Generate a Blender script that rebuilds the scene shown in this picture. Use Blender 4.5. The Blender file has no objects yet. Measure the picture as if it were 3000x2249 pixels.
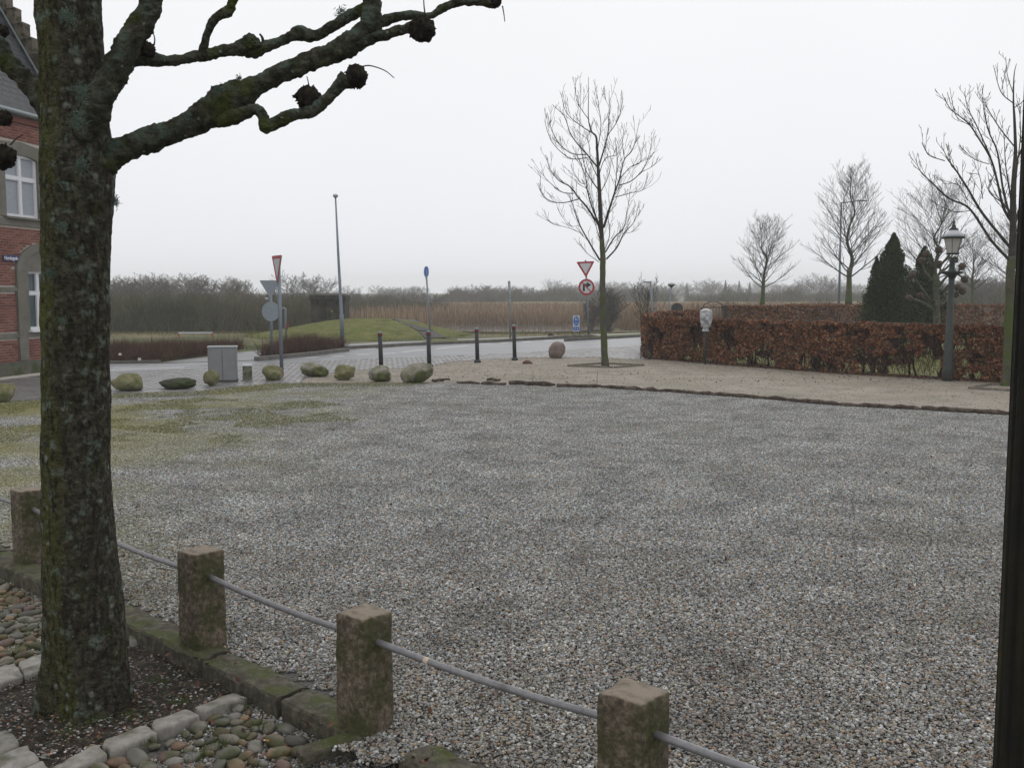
import bpy, math, random
import numpy as np
from mathutils import Vector, noise as mnoise
R = math.radians
rng = np.random.default_rng(7)
random.seed(7)
C = bpy.context.scene.collection
SC = bpy.context.scene

# ------------------------------------------------------------------ camera, sky, sun, exposure
F = 2900.0; CX = 1500.0; CY = 1124.5; H = 2.2; PITCH = math.atan((CY - 858.0) / F)
cam_d = bpy.data.cameras.new('camera'); cam = bpy.data.objects.new('camera', cam_d); C.objects.link(cam)
cam.location = (0, 0, H); cam.rotation_euler = (R(90) - PITCH, 0, 0)
cam_d.sensor_width = 36; cam_d.lens = 36 * F / 3000; cam_d.clip_end = 4000; cam_d.clip_start = 0.05
SC.camera = cam
SUN_EL, SUN_ROT = R(32), R(215)
w = bpy.data.worlds.new("World"); SC.world = w; w.use_nodes = True
nt = w.node_tree; nt.nodes.clear()
def N(t, ty, **k):
    n = t.nodes.new(ty)
    for a, b in k.items(): setattr(n, a, b)
    return n
sky = N(nt, 'ShaderNodeTexSky', sky_type='NISHITA', sun_disc=False, sun_elevation=SUN_EL, sun_rotation=SUN_ROT)
hsv = N(nt, 'ShaderNodeHueSaturation'); hsv.inputs['Saturation'].default_value = 0.12; hsv.inputs['Value'].default_value = 0.06
nt.links.new(sky.outputs[0], hsv.inputs['Color'])
tc = N(nt, 'ShaderNodeTexCoord'); sx = N(nt, 'ShaderNodeSeparateXYZ'); nt.links.new(tc.outputs['Generated'], sx.inputs[0])
cr = N(nt, 'ShaderNodeValToRGB'); nt.links.new(sx.outputs['Z'], cr.inputs[0])
e = cr.color_ramp.elements
e[0].position = 0.0; e[0].color = (0.89, 0.91, 0.945, 1)
e[1].position = 0.30; e[1].color = (0.985, 0.995, 1.015, 1)
q = cr.color_ramp.elements.new(0.12); q.color = (0.935, 0.95, 0.98, 1)
q = cr.color_ramp.elements.new(0.9); q.color = (1.03, 1.03, 1.05, 1)
nz = N(nt, 'ShaderNodeTexNoise'); nz.inputs['Scale'].default_value = 1.6; nz.inputs['Detail'].default_value = 3; nt.links.new(tc.outputs['Generated'], nz.inputs['Vector'])
mr = N(nt, 'ShaderNodeMapRange'); mr.inputs[1].default_value = .3; mr.inputs[2].default_value = .7; mr.inputs[3].default_value = .97; mr.inputs[4].default_value = 1.03
nt.links.new(nz.outputs[0], mr.inputs[0])
mul = N(nt, 'ShaderNodeVectorMath', operation='SCALE'); nt.links.new(cr.outputs[0], mul.inputs[0]); nt.links.new(mr.outputs[0], mul.inputs['Scale'])
mx = N(nt, 'ShaderNodeMix', data_type='RGBA'); mx.inputs[0].default_value = 0.06
nt.links.new(mul.outputs[0], mx.inputs[6]); nt.links.new(hsv.outputs[0], mx.inputs[7])
bg = N(nt, 'ShaderNodeBackground'); bg.inputs[1].default_value = 1.0; nt.links.new(mx.outputs[2], bg.inputs[0])
wo = N(nt, 'ShaderNodeOutputWorld'); nt.links.new(bg.outputs[0], wo.inputs[0])
sd = bpy.data.lights.new('sun', 'SUN'); sd.energy = 0.5; sd.angle = R(40); sd.color = (1, .98, .95)
so = bpy.data.objects.new('sun', sd); C.objects.link(so)
so.rotation_euler = (R(90) - SUN_EL, 0, R(160))
SC.view_settings.view_transform = 'Standard'; SC.view_settings.look = 'None'; SC.view_settings.gamma = 1
SC.view_settings.exposure = 0.0; SC.view_settings.use_curve_mapping = False
SC.cycles.max_bounces = 6; SC.cycles.volume_bounces = 3; SC.cycles.transparent_max_bounces = 12

# ------------------------------------------------------------------ photo geometry helpers (author-time layout)
ct, st_ = math.cos(PITCH), math.sin(PITCH)
def ray(px, py):
    u = (px - CX) / F; v = (CY - py) / F
    return np.array([u, ct + v * st_, -st_ + v * ct])
def G(px, py, z=0.0):
    d = ray(px, py); t = (z - H) / d[2]; return np.array([d[0] * t, d[1] * t, z])
def D(px, py, Y):
    d = ray(px, py); t = Y / d[1]; return np.array([d[0] * t, Y, H + d[2] * t])
def sstep(a, b, x):
    t = np.clip((x - a) / (b - a), 0, 1); return t * t * (3 - 2 * t)

# ------------------------------------------------------------------ materials
def mat(name, cols, scale=4, detail=6, rough=.85, bump=.3, bscale=None, attr=False, spec=.25, world=False, pos=None, metal=0, bdist=.02, distort=0.0, alpha=None):
    m = bpy.data.materials.new(name); m.use_nodes = True; t = m.node_tree; b = t.nodes['Principled BSDF']
    b.inputs['Roughness'].default_value = rough; b.inputs['Specular IOR Level'].default_value = spec; b.inputs['Metallic'].default_value = metal
    if world: src = N(t, 'ShaderNodeNewGeometry').outputs['Position']
    else: src = N(t, 'ShaderNodeTexCoord').outputs['Object']
    nz = N(t, 'ShaderNodeTexNoise'); nz.inputs['Scale'].default_value = scale; nz.inputs['Detail'].default_value = detail; nz.inputs['Roughness'].default_value = .62; nz.inputs['Distortion'].default_value = distort
    t.links.new(src, nz.inputs['Vector'])
    cr = N(t, 'ShaderNodeValToRGB'); t.links.new(nz.outputs[0], cr.inputs[0])
    els = cr.color_ramp.elements; n = len(cols)
    pos = pos or [0.3 + 0.4 * i / max(1, n - 1) for i in range(n)]
    els[0].position = pos[0]; els[0].color = (*cols[0], 1)
    els[1].position = pos[-1]; els[1].color = (*cols[-1], 1)
    for i in range(1, n - 1):
        q = els.new(pos[i]); q.color = (*cols[i], 1)
    out = cr.outputs[0]
    if attr:
        at = N(t, 'ShaderNodeAttribute', attribute_name='Col')
        mm = N(t, 'ShaderNodeMix', data_type='RGBA', blend_type='MULTIPLY'); mm.inputs[0].default_value = 1
        t.links.new(at.outputs['Color'], mm.inputs[6]); t.links.new(out, mm.inputs[7]); out = mm.outputs[2]
    t.links.new(out, b.inputs['Base Color'])
    if bump:
        n2 = N(t, 'ShaderNodeTexNoise'); n2.inputs['Scale'].default_value = bscale or scale * 4; n2.inputs['Detail'].default_value = 5
        t.links.new(src, n2.inputs['Vector'])
        bp = N(t, 'ShaderNodeBump'); bp.inputs['Strength'].default_value = bump; bp.inputs['Distance'].default_value = bdist
        t.links.new(n2.outputs[0], bp.inputs['Height']); t.links.new(bp.outputs[0], b.inputs['Normal'])
    m['src'] = 1
    return m
def colorsock(m):
    t = m.node_tree; b = t.nodes['Principled BSDF']; return t, b, b.inputs['Base Color'].links[0].from_socket
def overlay(m, col, scale, lo, hi, world=False, detail=4, attr_axis=None, fac=1.0, kind='noise', vec_scale=None):
    """mix a second colour over the base where a noise field is high (moss, stains, lichen)"""
    t, b, s = colorsock(m)
    src = N(t, 'ShaderNodeNewGeometry').outputs['Position'] if world else N(t, 'ShaderNodeTexCoord').outputs['Object']
    if vec_scale:
        vm = N(t, 'ShaderNodeVectorMath', operation='MULTIPLY'); t.links.new(src, vm.inputs[0]); vm.inputs[1].default_value = vec_scale; src = vm.outputs[0]
    if kind == 'noise':
        n = N(t, 'ShaderNodeTexNoise'); n.inputs['Scale'].default_value = scale; n.inputs['Detail'].default_value = detail; o = n.outputs[0]
    else:
        n = N(t, 'ShaderNodeTexVoronoi'); n.inputs['Scale'].default_value = scale; n.inputs['Randomness'].default_value = 1; o = n.outputs['Distance']
    t.links.new(src, n.inputs['Vector'])
    r = N(t, 'ShaderNodeMapRange'); r.inputs[1].default_value = lo; r.inputs[2].default_value = hi; r.inputs[3].default_value = 0; r.inputs[4].default_value = fac
    t.links.new(o, r.inputs[0])
    f = r.outputs[0]
    if attr_axis:   # (axis, low, high) restrict on a coordinate or normal
        ax, a0, a1, kind2 = attr_axis
        gsrc = N(t, 'ShaderNodeNewGeometry').outputs['Normal' if kind2 == 'N' else 'Position']
        sp = N(t, 'ShaderNodeSeparateXYZ'); t.links.new(gsrc, sp.inputs[0])
        r2 = N(t, 'ShaderNodeMapRange'); r2.inputs[1].default_value = a0; r2.inputs[2].default_value = a1; t.links.new(sp.outputs[ax], r2.inputs[0])
        ml = N(t, 'ShaderNodeMath', operation='MULTIPLY'); t.links.new(f, ml.inputs[0]); t.links.new(r2.outputs[0], ml.inputs[1]); f = ml.outputs[0]
    mx = N(t, 'ShaderNodeMix', data_type='RGBA'); t.links.new(f, mx.inputs[0]); t.links.new(s, mx.inputs[6]); mx.inputs[7].default_value = (*col, 1)
    t.links.new(mx.outputs[2], b.inputs['Base Color']); return m
def flat(name, c, rough=.6, spec=.3, metal=0, var=.12, scale=12, bump=.05):
    c = np.array(c); return mat(name, [tuple(c * (1 - var)), tuple(c * (1 + var))], scale=scale, rough=rough, spec=spec, metal=metal, bump=bump)

M = {}
M['ground'] = overlay(mat('field_grass', [(.035, .05, .014), (.075, .085, .024), (.14, .12, .05)], scale=.8, detail=10, world=True, bump=.6, bscale=12, bdist=.05), (.15, .12, .06), .12, .5, .62, world=True)
M['mound'] = overlay(mat('mound_grass', [(.05, .065, .008), (.10, .115, .016), (.18, .16, .04)], scale=1.6, detail=10, world=True, bump=.8, bscale=9, bdist=.08), (.14, .13, .04), .5, .5, .62, world=True, fac=.7)
M['sand'] = overlay(overlay(mat('sand', [(.19, .165, .135), (.27, .235, .195), (.33, .29, .245)], scale=1.2, detail=12, world=True, bump=.4, bscale=60, bdist=.006), (.13, .12, .08), 1.3, .52, .72, world=True, fac=.5, detail=12), (.38, .33, .28), 40, .6, .75, world=True, fac=.5, detail=2)
overlay(M['sand'], (.15, .15, .09), .6, .5, .7, world=True, fac=.5, detail=12)
overlay(M['sand'], (.16, .13, .10), 9, .56, .7, world=True, fac=.45, detail=8)
M['asphalt'] = overlay(mat('asphalt', [(.095, .10, .11), (.15, .155, .165)], scale=.5, detail=12, world=True, rough=.42, spec=.5, bump=.2, bscale=80, bdist=.003), (.2, .21, .225), .8, .48, .6, world=True, fac=.5, vec_scale=(.15, 1.6, 1))
M['path'] = mat('path_asphalt', [(.15, .15, .155), (.21, .21, .21)], scale=1.5, detail=10, world=True, rough=.5, spec=.4, bump=.2, bscale=80, bdist=.003)
M['white'] = overlay(mat('road_paint', [(.55, .55, .55), (.7, .7, .7)], scale=9, world=True, bump=0), (.25, .25, .25), 14, .5, .7, world=True, fac=.6)
M['joint'] = mat('joint_sand', [(.13, .125, .12), (.17, .165, .16)], scale=3, world=True)
M['sett'] = mat('clinker_sett', [(.75, .75, .75), (1.15, 1.15, 1.15)], scale=2.5, world=True, attr=True, rough=.4, spec=.5, bump=.3, bscale=30, bdist=.004)
M['gravelbase'] = mat('gravel_bed', [(.035, .034, .032), (.11, .105, .1), (.17, .165, .155)], scale=45, detail=4, world=True, bump=.8, bscale=70)
def patchy(name, greyc):
    m = mat(name, [(.70, .73, .735), (1.04, 1.085, 1.09), (1.36, 1.42, 1.42)], scale=1.3, detail=8, world=True, attr=True, rough=.75, bump=0, spec=.3)
    overlay(m, (.16, .155, .10), .35, .5, .75, world=True, fac=.3, detail=6)
    overlay(m, (.19, .145, .10), 60, .42, .6, world=True, fac=.8, detail=2, attr_axis=('Y', 10, 3.5, 'P'))
    overlay(m, (.24, .225, .06), .45, .40, .56, world=True, fac=.7, detail=7, attr_axis=('X', -2.0, -7.0, 'P'))
    return m
M['pebble'] = patchy('pebble', None)
# grass tint only on the far left corner of the yard
t, b, s = colorsock(M['pebble'])
M['soil'] = mat('pit_soil', [(.018, .016, .012), (.04, .034, .026), (.08, .07, .055)], scale=14, detail=10, world=True, bump=1, bscale=50, bdist=.02)
M['cobble'] = overlay(mat('cobblestone', [(.7, .7, .7), (1.15, 1.15, 1.15)], scale=14, detail=6, world=True, attr=True, rough=.55, spec=.4, bump=.25, bscale=70, bdist=.004), (.045, .055, .015), 8, .47, .62, world=True, fac=.85)
M['granitesett'] = overlay(mat('granite_sett', [(.16, .145, .125), (.25, .235, .21), (.33, .31, .29)], scale=16, detail=10, world=True, rough=.7, bump=.35, bscale=60, bdist=.006), (.05, .055, .02), 7, .52, .7, world=True, fac=.7)
M['kerb'] = overlay(overlay(mat('mossy_kerb', [(.035, .03, .022), (.07, .062, .045), (.13, .12, .09)], scale=18, detail=10, world=True, bump=.8, bscale=60, bdist=.008), (.055, .068, .014), 4, .45, .62, world=True, attr_axis=('Z', .6, .9, 'N'), fac=.8), (.22, .21, .17), 70, .66, .72, world=True, detail=2, fac=.6)
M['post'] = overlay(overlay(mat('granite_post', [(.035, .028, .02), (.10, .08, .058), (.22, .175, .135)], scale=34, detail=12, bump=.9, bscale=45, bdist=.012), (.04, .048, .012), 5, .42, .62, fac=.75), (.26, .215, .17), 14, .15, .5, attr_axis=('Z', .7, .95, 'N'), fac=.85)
M['pipe'] = overlay(flat('galvanised_pipe', (.215, .212, .22), rough=.5, metal=.35, var=.2, scale=25), (.1, .08, .07), 9, .6, .75, fac=.6)
M['chip'] = flat('bare_metal_patch', (.55, .45, .36))
M['bark'] = mat('mossy_bark', [(.018, .017, .012), (.045, .042, .030), (.095, .09, .066)], scale=22, detail=14, bump=1, bscale=34, bdist=.05, distort=.4, rough=.95, spec=.1)
overlay(M['bark'], (.085, .088, .016), 2.2, .38, .6, fac=.85, detail=8, attr_axis=('X', .15, -.75, 'N'), vec_scale=(1, 1, .4))
overlay(M['bark'], (.035, .042, .012), 9, .55, .7, fac=.6, detail=8)
overlay(M['bark'], (.12, .15, .12), 14, .56, .66, fac=.8, detail=10)
overlay(M['bark'], (.24, .26, .22), 7.5, .17, .06, fac=.7, kind='v')
overlay(M['bark'], (.20, .22, .18), 21, .13, .05, fac=.6, kind='v')
overlay(M['bark'], (.014, .013, .010), 46, .5, .62, fac=.75, detail=10, vec_scale=(1, 1, .35))
M['branchbark'] = mat('lichen_bark', [(.012, .012, .008), (.045, .044, .03), (.10, .098, .074)], scale=18, detail=14, bump=1, bscale=45, bdist=.04, rough=.95, spec=.1)
overlay(M['branchbark'], (.085, .12, .092), 11, .45, .6, fac=.75, detail=9, attr_axis=('Z', -.35, .5, 'N'))
overlay(M['branchbark'], (.05, .06, .012), 6, .55, .66, fac=.8, detail=8)
overlay(M['branchbark'], (.22, .24, .2), 13, .13, .08, fac=.6, kind='v')
M['knob'] = mat('knob_bark', [(.006, .005, .005), (.022, .018, .014), (.05, .042, .03)], scale=20, detail=10, bump=1, bscale=60, bdist=.02, rough=.95, spec=.1)
M['lichen'] = flat('lichen', (.085, .12, .095), rough=.95, var=.4)
M['gardenbark'] = mat('garden_bark', [(.03, .035, .022), (.065, .07, .046), (.12, .125, .10)], scale=8, detail=10, bump=.8, bscale=25)
M['gardenknob'] = mat('garden_knob', [(.05, .038, .03), (.12, .09, .07)], scale=12, detail=10, bump=.8, bscale=30)
M['twig'] = mat('twig_bark', [(.03, .028, .022), (.07, .062, .05)], scale=6, bump=0, rough=.9)
M['youngbark'] = overlay(overlay(mat('young_bark', [(.05, .048, .035), (.10, .095, .075)], scale=5, detail=8, bump=.5, bscale=30, bdist=.01), (.06, .09, .015), 3, .42, .58, fac=.85), (.13, .13, .03), 14, .6, .7)
M['fartwig'] = mat('far_twigs', [(.085, .075, .065), (.15, .135, .115)], scale=.3, world=True, bump=0, rough=.95)
M['brush'] = mat('brush_twigs', [(.05, .055, .026), (.09, .085, .045), (.13, .115, .075)], scale=.12, world=True, bump=0, rough=.95)
M['redtwig'] = mat('red_twigs', [(.05, .03, .022), (.10, .055, .042), (.14, .10, .06)], scale=2.5, world=True, bump=0, rough=.9)
M['orangetwig'] = mat('osier_twigs', [(.10, .06, .03), (.16, .085, .04)], scale=2.5, world=True, bump=0, rough=.9)
M['reed'] = mat('reed', [(.8, .8, .8), (1.15, 1.15, 1.15)], scale=.12, detail=8, world=True, attr=True, bump=0, rough=.9)
M['marsh'] = mat('marsh_floor', [(.13, .085, .045), (.22, .15, .085)], scale=.4, world=True, bump=0)
M['leaf'] = mat('beech_leaf', [(.8, .8, .8), (1.2, 1.2, 1.2)], scale=2, world=True, attr=True, bump=0, rough=.5, spec=.35)
M['conifer'] = mat('conifer_foliage', [(.7, .7, .7), (1.2, 1.2, 1.2)], scale=4, world=True, attr=True, bump=0, rough=.8)
M['blade'] = mat('grass_blade', [(.8, .8, .8), (1.2, 1.2, 1.2)], scale=2, world=True, attr=True, bump=0, rough=.8)
M['boulder'] = overlay(overlay(mat('boulder', [(.16, .15, .125), (.28, .26, .22), (.38, .36, .33)], scale=3.5, detail=10, bump=.4, bscale=25, bdist=.02), (.055, .065, .018), 2.0, .46, .58, fac=.95), (.13, .15, .05), 6, .5, .65, fac=.7)
M['boulderdark'] = overlay(mat('dark_boulder', [(.03, .03, .026), (.07, .07, .055)], scale=5, detail=10, bump=.5), (.04, .055, .018), 3, .42, .6)
M['bouldermoss'] = overlay(mat('mossy_boulder', [(.11, .11, .05), (.19, .18, .09), (.30, .28, .21)], scale=4, detail=10, bump=.5, bscale=25, bdist=.02), (.05, .065, .014), 3, .48, .62, fac=.7)
M['boulderpink'] = overlay(mat('pink_boulder', [(.13, .095, .085), (.20, .155, .14), (.24, .21, .19)], scale=3.5, detail=10, bump=.4), (.11, .12, .05), 2.5, .45, .6, attr_axis=('X', .2, -.7, 'N'))
M['timber'] = mat('rotten_timber', [(.03, .022, .016), (.075, .055, .042), (.15, .125, .105)], scale=9, detail=10, bump=1, bscale=30, bdist=.02, world=True)
M['board'] = mat('weathered_board', [(.11, .10, .075), (.24, .22, .18)], scale=12, world=True)
M['brick'] = mat('brick', [(.75, .75, .75), (1.15, 1.15, 1.15)], scale=9, attr=True, bump=.3, bscale=60, bdist=.003)
M['mortar'] = mat('mortar', [(.42, .38, .34), (.55, .50, .45)], scale=12)
M['render'] = overlay(mat('grey_render', [(.12, .115, .095), (.19, .18, .155)], scale=3, detail=9, bump=.3), (.09, .095, .06), 1.5, .55, .7, fac=.5)
M['plinth'] = overlay(mat('mossy_plinth', [(.075, .078, .055), (.13, .125, .10)], scale=3, detail=9), (.05, .065, .025), 2.5, .5, .65)
M['slate'] = mat('slate', [(.03, .032, .038), (.065, .068, .078)], scale=2.5, detail=8, rough=.6)
M['cap'] = overlay(mat('gable_coping', [(.075, .062, .045), (.14, .12, .09)], scale=4, detail=9), (.03, .025, .01), 5, .5, .62)
M['zinc'] = flat('zinc', (.16, .19, .2), rough=.5, metal=.4)
M['whitepaint'] = flat('white_paint', (.68, .69, .72), rough=.4, var=.05)
M['glass'] = flat('window_glass', (.05, .08, .09), rough=.08, spec=.6, bump=0)
M['blind'] = flat('blind', (.38, .41, .46), rough=.7, var=.08)
M['bluesign'] = flat('blue_enamel', (.02, .035, .13), rough=.35)
M['signblue'] = flat('sign_blue', (.03, .12, .45), rough=.4, var=.04)
M['signred'] = flat('sign_red', (.38, .02, .03), rough=.45, var=.08)
M['signwhite'] = flat('sign_white', (.52, .55, .57), rough=.5, var=.06)
M['signblack'] = flat('sign_black', (.015, .015, .017), rough=.5)
M['signback'] = flat('sign_back', (.25, .29, .32), rough=.5, metal=.2, var=.08)
M['galv'] = flat('galvanised', (.20, .23, .27), rough=.5, metal=.4, var=.12, scale=3)
M['cast'] = overlay(flat('cast_iron_paint', (.035, .037, .04), rough=.55, var=.2), (.07, .045, .035), 12, .55, .7, fac=.5)
M['redreflect'] = flat('red_band', (.3, .02, .02))
M['cabinet'] = overlay(flat('cabinet_grey', (.21, .215, .225), rough=.5, var=.05), (.17, .165, .165), 2, .5, .7, fac=.6)
M['cabinettop'] = flat('cabinet_lid', (.33, .35, .35), rough=.5)
M['marker'] = overlay(mat('marker_stone', [(.13, .13, .10), (.24, .24, .2)], scale=9, bump=.5), (.06, .07, .02), 6, .45, .6)
M['concrete'] = overlay(overlay(mat('bunker_concrete', [(.022, .021, .018), (.045, .042, .035), (.08, .075, .062)], scale=2.2, detail=12, bump=.6, bscale=10), (.10, .095, .085), 1.6, .58, .75, fac=.6), (.015, .014, .012), 3.5, .55, .7, vec_scale=(2.5, 2.5, .3), fac=.8)
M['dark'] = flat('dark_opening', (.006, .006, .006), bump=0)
M['slab'] = mat('slab_concrete', [(.04, .038, .035), (.085, .08, .07)], scale=4, detail=9)
M['kerbfar'] = mat('kerb_concrete', [(.10, .095, .085), (.19, .18, .16)], scale=3, world=True)
M['lampgreen'] = flat('lamp_green', (.022, .034, .032), rough=.5)
M['lamppost'] = overlay(flat('lamp_post_paint', (.045, .05, .05), rough=.55), (.06, .07, .06), 6, .5, .7)
M['frost'] = flat('opal_lamp_glass', (.42, .40, .38), rough=.35, var=.1, scale=5)
M['lampcap'] = flat('lamp_cap_white', (.5, .52, .55), rough=.4, var=.05)
M['pole'] = overlay(mat('fluted_pole', [(.006, .006, .005), (.014, .013, .008)], scale=9, bump=.3), (.03, .028, .008), 3, .45, .65, vec_scale=(6, 6, .4))
M['deadleaf'] = mat('dead_leaf', [(.05, .02, .012), (.12, .055, .025)], scale=30, world=True, bump=0)
M['butt'] = flat('orange_filter', (.5, .2, .05)); M['buttw'] = flat('paper', (.6, .58, .55))
M['bread'] = flat('molehill', (.09, .045, .02), var=.4)
M['earth'] = mat('mole_earth', [(.03, .022, .016), (.07, .05, .035)], scale=8, world=True)
M['water'] = mat('pond_water', [(.10, .09, .08), (.12, .11, .10)], scale=1, world=True, rough=.08, spec=.8, bump=.1, bscale=2)
wire_m = M['wire'] = flat('wire', (.12, .12, .12), rough=.6)
def plastic():
    m = bpy.data.materials.new('clear_plastic'); m.use_nodes = True; t = m.node_tree; b = t.nodes['Principled BSDF']
    b.inputs['Base Color'].default_value = (.62, .64, .67, 1); b.inputs['Roughness'].default_value = .3
    n = N(t, 'ShaderNodeTexNoise'); n.inputs['Scale'].default_value = 9; n.inputs['Detail'].default_value = 4
    t.links.new(N(t, 'ShaderNodeTexCoord').outputs['Object'], n.inputs['Vector'])
    r = N(t, 'ShaderNodeMapRange'); r.inputs[1].default_value = .35; r.inputs[2].default_value = .65; r.inputs[3].default_value = .32; r.inputs[4].default_value = .8
    t.links.new(n.outputs[0], r.inputs[0]); t.links.new(r.outputs[0], b.inputs['Alpha']); return m
M['plastic'] = plastic()

# ------------------------------------------------------------------ mesh helpers
class MB:
    def __init__(s): s.v = []; s.f = []; s.c = []; s.n = 0
    def add(s, V, Fs, col=None):
        V = np.asarray(V, float).reshape(-1, 3); s.v.append(V)
        for Fa in (Fs if isinstance(Fs, list) else [Fs]):
            Fa = np.asarray(Fa, int); Fa = Fa.reshape(-1, Fa.shape[-1]); s.f.append(Fa + s.n)
            c = np.ones((len(Fa), 3)) if col is None else np.broadcast_to(np.asarray(col, float), (len(Fa), 3)); s.c.append(c)
        s.n += len(V); return s
    def mesh(s, name, m=None, smooth=False):
        me = bpy.data.meshes.new(name)
        V = np.vstack(s.v); tot = np.concatenate([np.full(len(f), f.shape[1]) for f in s.f]); idx = np.concatenate([f.ravel() for f in s.f])
        me.vertices.add(len(V)); me.vertices.foreach_set('co', V.ravel().astype(np.float32))
        me.loops.add(len(idx)); me.loops.foreach_set('vertex_index', idx.astype(np.int32))
        me.polygons.add(len(tot)); st = np.concatenate([[0], np.cumsum(tot)[:-1]])
        me.polygons.foreach_set('loop_start', st.astype(np.int32)); me.polygons.foreach_set('loop_total', tot.astype(np.int32))
        me.polygons.foreach_set('use_smooth', np.full(len(tot), smooth))
        cc = np.vstack(s.c); cc = np.hstack([cc, np.ones((len(cc), 1))])
        a = me.attributes.new('Col', 'FLOAT_COLOR', 'FACE'); a.data.foreach_set('color', cc.ravel().astype(np.float32))
        me.update(calc_edges=True); me.validate()
        if m: me.materials.append(m)
        return me
    def obj(s, name, m, parent=None, smooth=False, loc=None, rot=None):
        return link(name, s.mesh(name, m, smooth), parent, loc, rot)
    def box(s, c, d, rz=0, col=None, taper=1.0):
        x, y, z = np.array(d) / 2
        V = np.array([[-x, -y, -z], [x, -y, -z], [x, y, -z], [-x, y, -z], [-x, -y, z], [x, -y, z], [x, y, z], [-x, y, z]])
        V[4:, :2] *= taper
        V = V @ rotz(rz).T + np.array(c)
        return s.add(V, [[0, 3, 2, 1], [4, 5, 6, 7], [0, 1, 5, 4], [1, 2, 6, 5], [2, 3, 7, 6], [3, 0, 4, 7]], col)
    def tube(s, P, r, n=8, cap=True, col=None):
        P = np.asarray(P, float); k = len(P); r = np.broadcast_to(np.asarray(r, float), (k,))
        T = np.gradient(P, axis=0); T /= np.linalg.norm(T, axis=1)[:, None] + 1e-9
        a = np.array([0, 0, 1.]) if abs(T[0][2]) < .9 else np.array([1., 0, 0])
        U = np.cross(T, a); 
        bad = np.linalg.norm(U, axis=1) < .05
        if bad.any(): a = np.array([.3, .9, .2]); U = np.cross(T, a)
        U /= np.linalg.norm(U, axis=1)[:, None]; W = np.cross(T, U)
        an = np.arange(n) * 2 * np.pi / n
        V = P[:, None] + r[:, None, None] * (np.cos(an)[None, :, None] * U[:, None] + np.sin(an)[None, :, None] * W[:, None])
        i = np.arange(k - 1)[:, None] * n; j = np.arange(n)[None]; j2 = (j + 1) % n
        Q = np.stack([i + j, i + n + j, i + n + j2, i + j2], -1).reshape(-1, 4)
        s.add(V.reshape(-1, 3), Q, col)
        if cap:
            s.f.append(np.array([np.arange(n)]) + s.n - k * n); s.c.append(np.ones((1, 3)) if col is None else np.array([col]))
            s.f.append(np.array([np.arange(n)[::-1]]) + s.n - n); s.c.append(np.ones((1, 3)) if col is None else np.array([col]))
        return s
    def lathe(s, prof, n=16, c=(0, 0, 0), col=None):
        prof = np.array(prof, float); k = len(prof); an = np.arange(n) * 2 * np.pi / n
        V = np.stack([prof[:, 0][:, None] * np.cos(an), prof[:, 0][:, None] * np.sin(an), np.repeat(prof[:, 1][:, None], n, 1)], -1)
        i = np.arange(k - 1)[:, None] * n; j = np.arange(n)[None]; j2 = (j + 1) % n
        Q = np.stack([i + j, i + j2, i + n + j2, i + n + j], -1).reshape(-1, 4)
        s.add(V.reshape(-1, 3) + np.array(c), Q, col)
        s.f.append(np.array([np.arange(n)[::-1]]) + s.n - k * n); s.c.append(np.ones((1, 3)))
        s.f.append(np.array([np.arange(n)]) + s.n - n); s.c.append(np.ones((1, 3)))
        return s
    def prism(s, pts, z0, z1, col=None):
        pts = np.array(pts, float); n = len(pts)
        V = np.vstack([np.c_[pts, np.full(n, z0)], np.c_[pts, np.full(n, z1)]])
        Q = [[i, (i + 1) % n, n + (i + 1) % n, n + i] for i in range(n)]
        return s.add(V, [np.array(Q), np.array([np.arange(n)[::-1]]), np.array([np.arange(n) + n])], col)
    def plate(s, pts, y0, y1, col=None):      # outline in x,z ; thickness along y
        pts = np.array(pts, float); n = len(pts)
        V = np.vstack([np.c_[pts[:, 0], np.full(n, y0), pts[:, 1]], np.c_[pts[:, 0], np.full(n, y1), pts[:, 1]]])
        Q = [[i, n + i, n + (i + 1) % n, (i + 1) % n] for i in range(n)]
        return s.add(V, [np.array(Q), np.array([np.arange(n)]), np.array([np.arange(n)[::-1] + n])], col)
    def ring(s, outer, inner, y0, y1, col=None):
        o = np.array(outer, float); i_ = np.array(inner, float); n = len(o)
        V = np.vstack([np.c_[o[:, 0], np.full(n, y0), o[:, 1]], np.c_[i_[:, 0], np.full(n, y0), i_[:, 1]], np.c_[o[:, 0], np.full(n, y1), o[:, 1]], np.c_[i_[:, 0], np.full(n, y1), i_[:, 1]]])
        Q = []
        for a in range(n):
            b = (a + 1) % n
            Q += [[a, b, n + b, n + a], [2 * n + a, 3 * n + a, 3 * n + b, 2 * n + b], [a, 2 * n + a, 2 * n + b, b], [n + a, n + b, 3 * n + b, 3 * n + a]]
        return s.add(V, np.array(Q), col)
def rotz(a):
    c, s = math.cos(a), math.sin(a); return np.array([[c, -s, 0], [s, c, 0], [0, 0, 1]])
def link(name, me, parent=None, loc=None, rot=None):
    o = bpy.data.objects.new(name, me); C.objects.link(o)
    if parent is not None: o.parent = parent
    if loc is not None: o.location = [float(a) for a in loc]
    if rot is not None: o.rotation_euler = rot if hasattr(rot, '__len__') else (0, 0, rot)
    return o
def tag(o, label=None, cat=None, group=None, kind=None):
    if label: o['label'] = label
    if cat: o['category'] = cat
    if group: o['group'] = group
    if kind: o['kind'] = kind
    return o
def thing(name, label, cat, loc=(0, 0, 0), rz=0, group=None):
    return tag(link(name, None, None, loc, rz), label, cat, group)
def ico(sub=1):
    import bmesh
    bm = bmesh.new(); bmesh.ops.create_icosphere(bm, subdivisions=sub, radius=1)
    V = np.array([v.co[:] for v in bm.verts]); Fa = np.array([[v.index for v in f.verts] for f in bm.faces]); bm.free(); return V, Fa
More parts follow.
